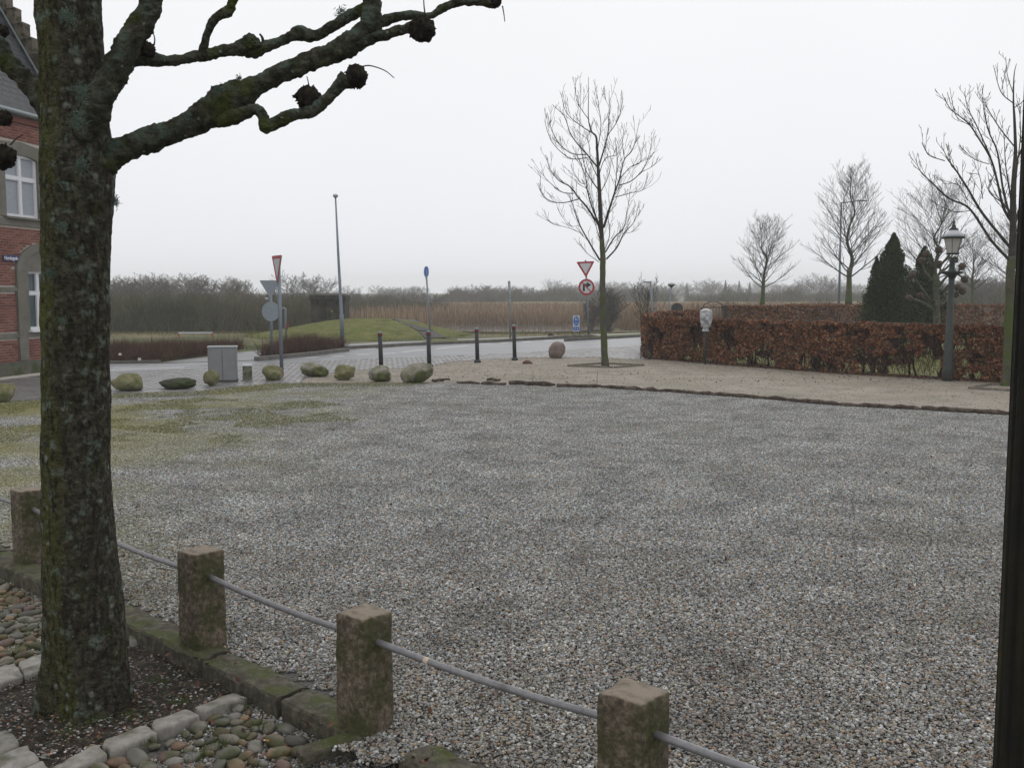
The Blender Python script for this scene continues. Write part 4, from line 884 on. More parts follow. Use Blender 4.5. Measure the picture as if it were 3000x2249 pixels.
# bricks
bl, bh = .228, .054; course = .0715; r5 = np.random.default_rng(12); bk = []
def blocked(s0, s1, z0, z1):
    for a, b, c, d in bands + [(us0, us1, uz0, uz1), (ls0, ls1, lz0, lz1)]:
        if s1 > a - .005 and s0 < b + .005 and z1 > c - .005 and z0 < d + .005: return True
    xm, zm = (s0 + s1) / 2, (z0 + z1) / 2
    if zm > zs - .03 and ((xm - cx_) / (rx + .08)) ** 2 + ((zm - zs) / (rz_ + .04)) ** 2 < 1: return True
    return False
zc = plz + .045; row = 0
while zc < ZE - .1:
    s = S0 + (0 if row % 2 else -.12)
    while s < SE - .02:
        ln = bl if (row % 2) else bl
        a, b = max(s, S0), min(s + ln, SE)
        if b - a > .05:
            if not blocked(a, b, zc - bh / 2, zc + bh / 2): bk.append((a, b, zc))
            else:
                # cut bricks against bands
                h2 = (a + b) / 2
                for aa, bb in ((a, h2), (h2, b)):
                    if bb - aa > .05 and not blocked(aa, bb, zc - bh / 2, zc + bh / 2): bk.append((aa, bb, zc))
        s += bl + .012
    zc += course; row += 1
BP = [(.22, .085, .065), (.18, .065, .05), (.25, .11, .08), (.15, .05, .042), (.22, .09, .07), (.12, .05, .045)]
svis0, svis1 = fac(0, 858)[0], fac(120, 858)[0]
bk.sort(key=lambda q: 0 if svis0 - .1 < (q[0] + q[1]) / 2 < svis1 + .05 else 1)
cache = {}; big = MB(); cnt = 0
for i, (a, b, z_) in enumerate(bk):
    col = np.array(BP[r5.integers(6)]) * r5.uniform(.85, 1.15); ln = round(b - a, 2)
    if cnt < 300 and (i % 2 == 0 or True) and svis0 - .1 < (a + b) / 2 < svis1 + .05:
        key = (ln, int(r5.integers(5)))
        if key not in cache: m1 = MB(); m1.box((0, 0, 0), (ln, .05, bh), col=BP[key[1]], taper=1); cache[key] = m1.mesh('brick', M['brick'])
        link('brick', cache[key], hs, ((a + b) / 2, .018 + r5.normal() * .002, z_)); cnt += 1
    else: big.box(((a + b) / 2, .018 + r5.normal() * .002, z_), (b - a, .05, bh), col=col)
tag(big.obj('brickwork', M['brick'], hs), kind='stuff')
# cornice, gutter, slate roof with stepped gable
slope = .425 / .256
hbox('cornice', 'brick', S0, SE, -.07, .02, ZE - .24, ZE - .1, col=(.16, .06, .045))
mb = MB(); mb.tube([(S0, -.14, ZE), ((S0 + SE) / 2, -.14, ZE), (SE, -.14, ZE)], .075, 12); hobj(mb, 'gutter', 'zinc', smooth=True)
RY = 3.2; ZR = ZE + .05 + RY * slope
mb = MB(); mb.add([(S0, -.1, ZE - .02), (SE - .3, -.1, ZE - .02), (SE - .3, RY, ZR), (S0, RY, ZR), (S0, 2 * RY, ZE), (SE - .3, 2 * RY, ZE)], [[0, 1, 2, 3], [3, 2, 5, 4]]); rf = hobj(mb, 'roof', 'slate')
tile = {}
nrm = np.array([0, -slope, 1]) / math.hypot(1, slope); nt_ = 0; big = MB(); L_ = .2; ta = math.atan(slope)
cR, sR = math.cos(ta), math.sin(ta)
RX = np.array([[1, 0, 0], [0, cR, -sR], [0, sR, cR]])
tm_ = MB(); tm_.box((0, 0, 0), (.29, .26, .008)); tm_ = tm_.mesh('slate_tile', M['slate'])
rows_ = int(RY / cR / .19)
for r_ in range(rows_):
    yy = -.05 + r_ * .19 * cR; z_ = ZE + .045 + r_ * .19 * sR
    k = 0; s = SE - .45 - (r_ % 2) * .15
    while s > S0 + .2:
        V = np.array([[-.145, -.13, -.004], [.145, -.13, -.004], [.145, .13, -.004], [-.145, .13, -.004], [-.145, -.13, .004], [.145, -.13, .004], [.145, .13, .004], [-.145, .13, .004]])
        if nt_ < 230 and k < 9 and r_ < 26: o = link('slate_tile', tm_, rf, (s, yy, z_), (ta - .04, 0, r5.normal() * .008)); nt_ += 1
        else: big.add(V @ RX.T + [s, yy, z_], [[0, 3, 2, 1], [4, 5, 6, 7], [0, 1, 5, 4], [1, 2, 6, 5], [2, 3, 7, 6], [3, 0, 4, 7]])
        s -= .3; k += 1
tag(big.obj('slate_field', M['slate'], rf), kind='stuff')
gb = MB()
pts_ = [(-.02, 0), (-.02, ZE + .0)] + [(RY, ZR + .1), (2 * RY, ZE), (2 * RY, 0)]
V = [(SE - .28, y, z) for y, z in pts_] + [(SE, y, z) for y, z in pts_]; n_ = 5
gb.add(V, [np.array([[i, (i + 1) % n_, n_ + (i + 1) % n_, n_ + i] for i in range(n_)]), np.array([list(range(n_))[::-1]]), np.array([[i + n_ for i in range(n_)]])]); hobj(gb, 'gable_wall', 'mortar')
k = 0; y = -.12; 
ztop_ref = (fac(232, 0))
while y < RY:
    zt_ = ZE + .55 + k * .425
    mb = MB(); mb.box((SE - .14, y + .17, zt_ - .28), (.30, .34, .56 + .4)); mb.box((SE - .14, y + .13, zt_ + .22), (.36, .27, .045), taper=.8); hobj(mb, 'gable_step', 'cap'); y += .256; k += 1
mb = MB(); mb.tube([(SE - .36, .2, ZE + .3 + .2 * slope), (SE - .36, 1.5, ZE + .3 + 1.5 * slope), (SE - .36, RY, ZE + .3 + RY * slope)], .028, 6); hobj(mb, 'flashing', 'zinc')
# street name plate
s0, z0 = fac(7, 764); s1, z1 = fac(50, 749)
pl = link('street_name_plate', None, hs)
mb = MB(); mb.box(((s0 + s1) / 2, -.03, (z0 + z1) / 2), (s1 - s0, .02, .155)); mb.obj('plate', M['bluesign'], pl)
def text(body, size, parent, loc, rot, m, name='lettering', ext=.002, sx=1.0):
    cu = bpy.data.curves.new(name, 'FONT'); cu.body = body; cu.size = size; cu.extrude = ext; cu.align_x = 'CENTER'; cu.align_y = 'CENTER'; cu.offset = size * .015
    ob = bpy.data.objects.new('tmp', cu); C.objects.link(ob); dg = bpy.context.evaluated_depsgraph_get(); dg.update(); me = bpy.data.meshes.new_from_object(ob.evaluated_get(dg)); bpy.data.objects.remove(ob)
    me.materials.clear(); me.materials.append(m); o = link(name, me, parent, loc, rot); o.scale = (sx, 1, 1); return o
tx = text('Hundegade', .135, pl, ((s0 + s1) / 2, -.044, (z0 + z1) / 2), (R(90), 0, 0), M['whitepaint']); tx.scale = (min(1.2, (s1 - s0) * .9 / max(.01, tx.dimensions[0] if tx.dimensions[0] else .7)), 1, 1)
# ------------------------------------------------------------------ boulders
r6 = np.random.default_rng(4)
def boulder(x0, x1, y0, y1, m, lab, seed, skew=0, sq=.94, amp=.3):
    b = G((x0 + x1) / 2, y1 - 4); Y = b[1] + .1; wd = (x1 - x0) * Y / F; ht = (y1 - y0) * Y / F
    V0, Fa = ICO[4]; V = V0.copy(); V = np.sign(V) * np.abs(V) ** sq
    V *= (1 + amp * fbm(V0, .85, seed * 3.3 + 1, 2) + .07 * fbm(V0, 3.2, seed, 3))[:, None]
    V[:, 2] += skew * V[:, 0]; V -= V.min(0); V /= V.max(0); V = (V - [.5, .5, 0]) * [wd, min(wd, .62) * .95 if wd > .4 else wd, ht * 1.15] - [0, 0, ht * .12]
    mb = MB(); mb.add(V, Fa); o = mb.obj('boulder', M[m], None, True, (b[0], Y, 0)); return tag(o, lab, 'boulder', 'boulders along the gravel edge')
for k, a in enumerate([(-30, 36, 1128, 1182, 'bouldermoss', 'boulder cut by the left edge of the picture, left of the big trunk'), (320, 415, 1100, 1149, 'bouldermoss', 'broad yellow green boulder just right of the big trunk'), (460, 568, 1112, 1143, 'boulderdark', 'long low dark stone left of the grey cabinet'), (594, 639, 1087, 1134, 'bouldermoss', 'small upright mossy stone in front of the grey cabinet'), (766, 825, 1075, 1118, 'bouldermoss', 'round green boulder beside the foot of the give way sign'), (880, 964, 1066, 1106, 'boulder', 'long boulder with bare grey top sloping to the right'), (978, 1039, 1073, 1116, 'bouldermoss', 'peaked green boulder left of the first bollard'), (1077, 1145, 1075, 1121, 'boulder', 'chunky boulder in front of the first bollard'), (1171, 1270, 1068, 1124, 'boulder', 'largest boulder, at the end of the row by the rotten timbers'), (1607, 1657, 1006, 1052, 'boulderpink', 'lone pinkish boulder on the sand near the road')]):
    boulder(*a[:5], a[5], k + 1, skew=[0, 0, .1, 0, 0, -.25, 0, 0, .22, .1][k], amp=[.3, .3, .3, .3, .3, .3, .35, .3, .12, .05][k])

# ------------------------------------------------------------------ timber edging
te = thing('timber_edging', 'long dark rotten timber edging between the gravel and the sand path', 'edging')
def timber(a, b, r_, seed, parent, name='timber', zoff=.0):
    m1 = MB(); n = max(6, int(np.linalg.norm(b - a) / .12)); rr = np.random.default_rng(seed)
    P = np.array([a + (b - a) * t for t in np.linspace(0, 1, n)]); P[:, 2] += .025 + zoff + rr.normal(0, .006, n); P[:, :2] += rr.normal(0, .01, (n, 2)); r = r_ * (1 + .16 * rr.normal(size=n)); r[0] *= .7; r[-1] *= .6
    m1.tube(P, r, 9); V = m1.v[0]; m1.v[0] = V + np.c_[fbm(V, 6, seed, 3), fbm(V, 6, seed + 5, 3), fbm(V, 5, seed + 8, 3)] * .02
    return m1.obj(name, M['timber'], parent)
E = [G(a, b) for a, b in [(1632, 1132), (1760, 1135), (2000, 1151), (2240, 1168), (2452, 1187), (2700, 1200), (2990, 1217), (3200, 1228)]]
kk = 0
for a, b in zip(E[:-1], E[1:]):
    m_ = max(1, round(np.linalg.norm(b - a) / 1.3))
    for i in range(m_): timber(a + (b - a) * i / m_, a + (b - a) * (i + 1.01) / m_, .05, kk, te); kk += 1
for i, (a, b, r_, lb, z_) in enumerate([((1266, 1121), (1318, 1117), .05, 'short tilted timber piece touching the largest boulder', .03), ((1340, 1122), (1404, 1125), .035, 'thin flat rotten stick second along the gravel edge', 0), ((1410, 1126), (1485, 1128), .05, 'lumpy rotten timber with a second piece on top', 0), ((1424, 1121), (1466, 1122), .04, 'small timber chunk lying on the lumpy rotten timber', .06), ((1488, 1125), (1625, 1131), .055, 'split round log just left of the long edging', .02)]):
    o = timber(G(*a), G(*b), r_, 50 + i, None, 'rotten_log', z_); tag(o, lb, 'log', 'loose rotten timbers at the gravel edge')
# timber frames round the two young trees
def frame(pts, lab):
    f = thing('tree_frame', lab, 'frame', group='board frames round the young trees'); P = [G(*p) for p in pts]
    for a, b in zip(P, P[1:] + P[:1]):
        c = (a + b) / 2; ln = np.linalg.norm(b - a); m1 = MB(); m1.box((0, 0, 0), (ln - .05, .05, .06)); m1.obj('board', M['board'], f, loc=(c[0], c[1], .012), rot=(0, 0, math.atan2(b[1] - a[1], b[0] - a[0])))
frame([(1662, 1072), (1798, 1077), (1888, 1070), (1764, 1065)], 'square of weathered boards in the sand round the middle bare tree')
frame([(2838, 1138), (2990, 1146), (3060, 1132), (2905, 1126)], 'board square round the foot of the right edge tree')

# ------------------------------------------------------------------ street furniture
def disc(r, n=32): return [(r * math.cos(t), r * math.sin(t)) for t in np.linspace(0, 2 * math.pi, n, endpoint=False)]
def rounded(pts, rad, k=5):
    out = []; pts = [np.array(p, float) for p in pts]; n = len(pts)
    for i in range(n):
        p, a, b = pts[i], pts[i - 1], pts[(i + 1) % n]; u = (a - p) / np.linalg.norm(a - p); v = (b - p) / np.linalg.norm(b - p); half = math.acos(np.clip(u.dot(v), -1, 1)) / 2; d = rad / math.tan(half)
        s, e_ = p + u * d, p + v * d
        for t in np.linspace(0, 1, k): out.append(tuple((1 - t) ** 2 * s + 2 * t * (1 - t) * p + t * t * e_))
    return out
def tri(s): return [(-s / 2, s * .2887), (0, -s * .5774), (s / 2, s * .2887)]
def offs(o, loc): o.location = loc; return o
def yieldplate(parent, s, z, face=-1, rotz_=0, y=-.05):
    sg = link('sign_plate', None, parent, (0, y, z), (0, 0, 0))
    m1 = MB(); m1.plate(rounded(tri(s), .05 * s), -.002, .012); m1.obj('backing', M['signback'], sg)
    m1 = MB(); m1.ring(rounded(tri(s * .99), .05 * s), rounded(tri(s * .66), .03 * s), -.007, -.003); m1.obj('red_border', M['signred'], sg)
    m1 = MB(); m1.plate(rounded(tri(s * .655), .03 * s), -.006, -.0025); m1.obj('white_field', M['signwhite'], sg); return sg
def pole(parent, h, r=.03, m='galv', lean=(0, 0), below=.1): m1 = MB(); m1.tube([(0, 0, -below), (lean[0] / 2, lean[1] / 2, h / 2), (lean[0], lean[1], h)], r, 12); return m1.obj('pole', M[m], parent, smooth=True)
def clamp(parent, z, m='signblack', w=.4): m1 = MB(); m1.box((0, 0, z), (w, .05, .025)); m1.obj('clamp', M[m], parent)
# left give way sign, seen sharply from the side
b = G(826, 1100); Y = b[1]
s_ = thing('give_way_sign', 'white give way triangle with red border seen nearly edge on, beside the boulders', 'road sign', b, R(-60)); ztop = D(815, 747, Y)[2]; zc_ = ztop - .27
pole(s_, ztop - .05, .05, lean=(-.09, 0)); sg = yieldplate(s_, .9, zc_); sg.location[0] = -.07
m1 = MB(); m1.tube([(.0, 0, 0), (0, 0, .1)], .05, 10); m1.obj('foot', M['redreflect'], s_)
# backs of signs behind it
b = G(797, 1048); Y = b[1]; s_ = thing('road_sign', 'backs of a triangular and a round sign on one post behind the give way sign', 'road sign', b, R(8))
zt_ = D(792, 822, Y)[2]; pole(s_, zt_ - .02, .045); ss = 46 * Y / F * 1.35
m1 = MB(); m1.plate([(p[0], p[1] + zt_ - .2) for p in rounded(tri(.72), .03)], -.06, -.045); m1.obj('triangle_plate', M['signback'], s_)
zc_ = D(792, 912, Y)[2]; m1 = MB(); m1.plate([(p[0] * .9, p[1] + zc_) for p in disc(.33)], -.06, -.045); m1.obj('round_plate', M['signback'], s_)
for z_ in (zt_ - .02, zt_ - .5, zc_ + .18, zc_ - .18): clamp(s_, z_, w=.42 if z_ != zt_ - .5 else .2)
m1 = MB(); m1.box((-.13, -.05, zt_ - .6), (.1, .06, .05)); m1.obj('label_box', M['signwhite'], s_)
# hooped pipe
b = G(838, 980); Y = 46.; b = D(838, 978, Y); s_ = thing('hooped_pipe', 'grey hooped steel pipe standing on the green mound left of the bunker', 'pipe', (b[0], Y, terr(b[0], Y)))
hz = D(832, 902, Y)[2] - float(terr(b[0], Y)); m1 = MB(); a_ = np.linspace(0, math.pi, 12); Pp = [(0, 0, -.1), (0, 0, hz - .12)] + [(-.12 + .12 * math.cos(t), 0, hz - .12 + .12 * math.sin(t)) for t in a_] + [(-.24, 0, hz - .45)]; m1.tube(Pp, .045, 10); m1.obj('hoop', M['galv'], s_, smooth=True)
m1 = MB(); m1.box((.06, .1, hz * .45), (.05, .03, .35)); m1.obj('red_marker', M['signred'], s_)
# cabinet
b = G(653, 1119); Y = b[1]; s_ = thing('utility_cabinet', 'grey metal utility cabinet beside the row of boulders', 'cabinet', b, R(12)); h_ = .86
m1 = MB(); m1.box((0, .15, h_ / 2), (.69, .3, h_)); m1.obj('body', M['cabinet'], s_); m1 = MB(); m1.box((0, .15, h_ + .015), (.72, .34, .03), taper=.97); m1.obj('lid', M['cabinettop'], s_)
m1 = MB(); m1.box((0, -.004, h_ * .5), (.64, .012, h_ - .1)); m1.obj('door', M['cabinet'], s_); m1 = MB(); m1.box((.26, -.016, h_ * .55), (.02, .015, .08)); m1.obj('handle', M['signback'], s_); m1 = MB(); m1.box((0, -.012, h_ * .5), (.006, .008, h_ - .12)); m1.obj('door_seam', M['dark'], s_); m1 = MB(); m1.box((0, .15, .03), (.705, .315, .06)); m1.obj('plinth', M['slab'], s_)
# marker stone
b = G(725, 1113); s_ = thing('marker_stone', 'small mossy square marker stone with white top right of the cabinet', 'stone', b, R(14)); m1 = MB(); m1.box((0, .1, .18), (.24, .2, .36), taper=.93); m1.obj('stone_body', M['marker'], s_); m1 = MB(); m1.box((0, .1, .375), (.23, .19, .035), taper=.93); m1.obj('white_top', M['whitepaint'], s_)
# bollards
def bollard(bx, by, ty, lab):
    b = G(bx, by); Y = b[1]; h_ = D(bx, ty, Y)[2]; o = thing('bollard', lab, 'bollard', b, random.uniform(-.3, .3), 'bollards at the edge of the paving')
    m1 = MB(); m1.lathe([(.11, -.02), (.11, .04), (.085, .075), (.07, .09)], 16); m1.obj('foot', M['cast'], o, True)
    m1 = MB(); m1.lathe([(.065, .08), (.062, h_ * .9), (.058, h_ * .9)], 16); m1.obj('shaft', M['cast'], o, True)
    m1 = MB(); m1.lathe([(.07, h_ * .88), (.072, h_ * .93), (.06, h_ * .945)], 16); m1.obj('collar', M['cast'], o, True)
    m1 = MB(); m1.lathe([(.066, h_ * .945), (.066, h_ * .96), (.05, h_ * .985), (.001, h_)], 16); m1.obj('cap', M['galv'], o, True)
    m1 = MB(); m1.lathe([(.0715, h_ * .895), (.0735, h_ * .92)], 16); m1.obj('red_band', M['redreflect'], o, True)
    o.rotation_euler = (0, R(-1.5), 0)
bollard(1117, 1079, 970, 'dark metal bollard behind the chunky boulder, leftmost of four'); bollard(1258, 1073, 967, 'dark metal bollard behind the largest boulder'); bollard(1399, 1061, 959, 'dark metal bollard alone on the sand, third from the left'); bollard(1508, 1054, 950, 'dark metal bollard next to the brown heap of earth, rightmost')
# molehill / heap
def heap(px, py, wpx, hpx, m, name, lab, cat, Y=None, group=None):
    b = G(px, py) if Y is None else D(px, py, Y); Y = b[1]; V0, Fa = ICO[3]; V = V0 * (1 + .25 * fbm(V0, 2.2, px * .01, 3))[:, None] * [wpx * Y / F / 2, wpx * Y / F / 2.4, hpx * Y / F]
    mb = MB(); mb.add(V, Fa); return tag(mb.obj(name, M[m], None, False, b), lab, cat, group)
heap(1545, 1064, 27, 9, 'bread', 'molehill', 'small brown earth heap on the sand by the rightmost bollard', 'heap')
heap(1613, 983, 18, 7, 'earth', 'molehill', 'dark molehill on the grass left of the blue path sign', 'heap')
heap(958, 967, 24, 7, 'earth', 'molehill', 'dark bare patch of earth on the mound below the bunker', 'heap', Y=49.5)
heap(1140, 962, 20, 6, 'earth', 'molehill', 'dark earth clump on the mound left of the concrete slab', 'heap', Y=50)
heap(1725, 984, 50, 4, 'earth', 'molehill', 'low dark earth patch at the foot of the no right turn sign', 'heap')

# right-hand signs
b = G(1725, 983); Y = b[1]; s_ = thing('road_sign', 'give way triangle above a round no right turn sign on a tall post', 'road sign', b, R(6))
zt_ = D(1709, 762, Y)[2]; pole(s_, zt_, .05, lean=(-.2, 0)); sg = yieldplate(s_, .96, D(1709, 782, Y)[2]); sg.location[0] = -.2; sg.rotation_euler = (0, R(-2.5), 0)
zc_ = D(1714, 841, Y)[2]; dg_ = link('sign_plate', None, s_, (-.15, -.05, zc_))
m1 = MB(); m1.plate(disc(.42), -.002, .012); m1.obj('backing', M['signback'], dg_); m1 = MB(); m1.ring(disc(.415), disc(.32), -.008, -.003); m1.obj('red_border', M['signred'], dg_); m1 = MB(); m1.plate(disc(.318), -.006, -.0025); m1.obj('white_field', M['signwhite'], dg_)
m1 = MB(); m1.plate([(-.19, -.22), (-.19, .17), (.02, .17), (.02, .27), (.25, .115), (.02, -.04), (.02, .06), (-.085, .06), (-.085, -.22)], -.0085, -.0062); m1.obj('arrow', M['signblack'], dg_)
m1 = MB(); c4 = math.cos(R(45)); q = [(-.225 - .02, .225 - .02), (-.225 + .02, .225 + .02), (.225 + .02, -.225 + .02), (.225 - .02, -.225 - .02)]; m1.plate(q, -.0105, -.0087); m1.obj('red_bar', M['signred'], dg_)
# blue path sign
b = G(1688, 983); Y = b[1]; s_ = thing('path_sign', 'low white board with blue foot and cycle path symbols on two legs', 'road sign', b, R(-8))
z0 = D(1688, 971, Y)[2]; z1 = D(1688, 923, Y)[2]; wd = .36; m1 = MB(); m1.box((0, 0, (z0 + z1) / 2), (wd, .03, z1 - z0)); m1.obj('board', M['signwhite'], s_)
m1 = MB(); m1.ring([(-wd / 2 - .015, z0 - .015), (wd / 2 + .015, z0 - .015), (wd / 2 + .015, z1 + .015), (-wd / 2 - .015, z1 + .015)], [(-wd / 2, z0), (wd / 2, z0), (wd / 2, z1), (-wd / 2, z1)], -.025, .025); m1.obj('frame', M['lamppost'], s_)
for sx_ in (-1, 1): m1 = MB(); m1.box((sx_ * (wd / 2 + .004), 0, z0 / 2 - .04), (.03, .03, z0 + .05)); m1.obj('leg', M['lamppost'], s_)
hh = z1 - z0; m1 = MB(); m1.plate([(p[0] * .145 / .3, p[1] * .25 / .3 + z1 - .30) for p in disc(.3)], -.02, -.016); m1.obj('blue_disc', M['signblue'], s_)
m1 = MB(); m1.plate(rounded([(-.15, z0 + .05), (.15, z0 + .05), (.15, z0 + .25), (-.15, z0 + .25)], .03), -.02, -.016); m1.obj('blue_plate', M['signblue'], s_)
def fig(cx0, cz0, sc):
    m1.plate([(cx0 + p[0] * .1 * sc, cz0 + .12 * sc + p[1] * .1 * sc) for p in disc(.25, 12)], -.0225, -.0205); m1.plate([(cx0 - .03 * sc, cz0 + .08 * sc), (cx0 + .03 * sc, cz0 + .08 * sc), (cx0 + .025 * sc, cz0), (cx0 + .055 * sc, cz0 - .11 * sc), (cx0 + .03 * sc, cz0 - .11 * sc), (cx0, cz0 - .02 * sc), (cx0 - .03 * sc, cz0 - .11 * sc), (cx0 - .055 * sc, cz0 - .11 * sc), (cx0 - .025 * sc, cz0)], -.0225, -.0205)
m1 = MB(); fig(-.035, z1 - .2, .75); fig(.045, z1 - .215, .6); m1.obj('pedestrian_symbol', M['signwhite'], s_)
m1 = MB()
for sx_ in (-.045, .045): m1.ring([(sx_ + p[0], z1 - .42 + p[1]) for p in disc(.036, 14)], [(sx_ + p[0], z1 - .42 + p[1]) for p in disc(.024, 14)], -.0225, -.0205)
m1.plate([(-.045, z1 - .415), (-.01, z1 - .375), (.04, z1 - .375), (.045, z1 - .415), (.03, z1 - .385), (0, z1 - .39)], -.0225, -.0205); m1.obj('cycle_symbol', M['signwhite'], s_)
m1 = MB()
for sx_, up in ((-.06, 1), (.06, -1)):
    zc0 = z0 + .15; m1.plate([(sx_ - .012, zc0 - .07 * up), (sx_ + .012, zc0 - .07 * up), (sx_ + .012, zc0 + .02 * up), (sx_ + .035, zc0 + .02 * up), (sx_, zc0 + .075 * up), (sx_ - .035, zc0 + .02 * up), (sx_ - .012, zc0 + .02 * up)][::up], -.0225, -.0205)
m1.obj('arrow_symbol', M['signwhite'], s_)
# blue round sign edge-on
b = G(1262, 999); Y = b[1]; s_ = thing('path_sign', 'small blue round sign turned edge on, atop a tall grey post by the slab', 'road sign', b); zt_ = D(1249, 780, Y)[2]; pole(s_, zt_ - .15, .04, lean=(-.19, 0))
sg = link('sign_plate', None, s_, (-.2, 0, zt_ - .25), (0, R(-4), R(70))); m1 = MB(); m1.plate([(p[0], p[1]) for p in disc(.25)], -.03, -.015); m1.obj('blue_face', M['signblue'], sg); m1 = MB(); m1.ring(disc(.255), disc(.235), -.034, -.012); m1.obj('rim', M['signback'], sg)
m1 = MB(); m1.tube([(0, 0, -.35), (0, 0, .25)], .03, 8); m1.obj('bracket', M['galv'], sg)
# two signs edge-on
b = G(1495, 991); Y = b[1]; s_ = thing('road_sign', 'thin post with two signs seen exactly edge on, behind the rightmost bollard', 'road sign', b); zt_ = D(1490, 822, Y)[2]; pole(s_, zt_ - .02, .04, lean=(-.08, 0))
for z_, r_ in ((zt_ - .42, .42), (zt_ - 1.0, .2)): m1 = MB(); m1.plate([(p[0], p[1]) for p in disc(r_)], -.05, -.03); o = m1.obj('sign_plate', M['signback'], s_, loc=(-.08 + (zt_ - z_) * .02, 0, z_), rot=(0, 0, R(84)))
for z_ in (zt_ - .1, zt_ - .7, zt_ - .85, zt_ - 1.15): m1 = MB(); m1.box((-.06, 0, z_), (.09, .09, .03)); m1.obj('clamp', M['signblack'], s_)

# tall street lamp
def mound_base(px, py, Y): p = D(px, py, Y); return np.array([p[0], Y, float(terr(p[0], Y))])
b = G(1003, 1003); Y = b[1]; s_ = thing('street_lamp', 'tall slim street lamp with a flat disc head in front of the bunker', 'street lamp', b); zt_ = D(987, 573, Y)[2]
m1 = MB(); m1.tube([(0, 0, -.1), (-.01, 0, 1.2), (-.02, 0, 1.3), (-.12, 0, zt_ * .6), (-.2, 0, zt_ - .1)], [.10, .095, .075, .055, .035], 12); m1.obj('pole', M['galv'], s_, smooth=True)
m1 = MB(); m1.lathe([(.03, zt_ - .12), (.10, zt_ - .05), (.12, zt_ - .03), (.12, zt_ - .0)], 16, c=(-.2, 0, 0)); m1.obj('lamp_head', M['signback'], s_, True); m1 = MB(); m1.lathe([(.115, zt_), (.1, zt_ + .04), (.05, zt_ + .07), (.001, zt_ + .08)], 16, c=(-.2, 0, 0)); m1.obj('lamp_cap', M['lampcap'], s_, True)
# box-headed lamp and mushroom lamp on the far road
b = D(1915, 985, 56); s_ = thing('street_lamp', 'slim lamp post with a square box head above the left end of the hedge', 'street lamp', (b[0], 56, -.03)); zt_ = D(1905, 823, 56)[2]
m1 = MB(); m1.tube([(0, 0, 0), (-.1, 0, zt_ * .5), (-.22, 0, zt_)], [.07, .06, .05], 10); m1.obj('pole', M['galv'], s_, smooth=True); m1 = MB(); m1.box((-.42, 0, zt_ - .04), (.36, .2, .1)); m1.obj('lamp_head', M['signback'], s_)
b = D(1955, 905, 66); s_ = thing('street_lamp', 'leaning lamp post with a mushroom head above the hedge', 'street lamp', (b[0], 66, -.2)); zt_ = D(1966, 838, 66)[2] + .2
m1 = MB(); m1.tube([(-.05, 0, 0), (.1, 0, zt_ * .5), (.25, 0, zt_)], [.06, .05, .04], 10); m1.obj('pole', M['galv'], s_, smooth=True); m1 = MB(); m1.lathe([(.05, zt_ - .12), (.14, zt_ - .02), (.25, zt_ + .04), (.25, zt_ + .1)], 18, c=(.25, 0, 0)); m1.obj('lamp_head', M['lamppost'], s_, True); m1 = MB(); m1.lathe([(.25, zt_ + .1), (.2, zt_ + .19), (.08, zt_ + .24), (.001, zt_ + .25)], 18, c=(.25, 0, 0)); m1.obj('lamp_cap', M['lampcap'], s_, True)
# square-arm lamp behind the tall tree
Y = 64; b = D(2458, 893, Y); s_ = thing('street_lamp', 'tall street lamp with a long horizontal arm showing through the bare tree', 'street lamp', (b[0], Y, -.2)); zt_ = D(2456, 593, Y)[2] + .2
m1 = MB(); m1.tube([(0, 0, 0), (-.02, 0, zt_ * .5), (-.05, 0, zt_)], [.09, .07, .05], 10); m1.obj('pole', M['galv'], s_, smooth=True)
m1 = MB(); m1.tube([(-.05, 0, zt_ - .05), (.7, 0, zt_ + .06), (1.3, 0, zt_ + .12)], .035, 8); m1.obj('arm', M['galv'], s_, smooth=True); m1 = MB(); m1.box((1.25, 0, zt_ + .1), (.6, .25, .08)); m1.obj('lamp_head', M['signback'], s_)
# grey post behind the right tree
Y = 60; b = D(2990, 893, Y); s_ = thing('street_lamp', 'pale grey lamp post half hidden by the right edge tree trunk', 'street lamp', (b[0] - .1, Y, -.2)); zt_ = D(2985, 770, Y)[2]; m1 = MB(); m1.tube([(0, 0, 0), (0, 0, zt_ / 2), (0, 0, zt_)], .14, 12); m1.obj('pole', M['galv'], s_, True); m1 = MB(); m1.box((-.1, 0, zt_ + .1), (.5, .3, .2)); m1.obj('lamp_head', M['galv'], s_)
# round sign back behind the hedge
Y = 45; b = D(1983, 905, Y); s_ = thing('road_sign', 'back of a grey round sign peeping over the left part of the hedge', 'road sign', (b[0], Y, 0)); zc_ = D(1983, 903, Y)[2]; m1 = MB(); m1.plate([(p[0] * 1.1, p[1] + zc_) for p in disc(.24)], -.04, -.025); m1.obj('sign_plate', M['lamppost'], s_); m1 = MB(); m1.tube([(0, 0, 0), (0, 0, zc_ / 2), (0, 0, zc_ + .1)], .03, 8); m1.obj('pole', M['galv'], s_); clamp(s_, zc_ + .1, 'galv', .2)

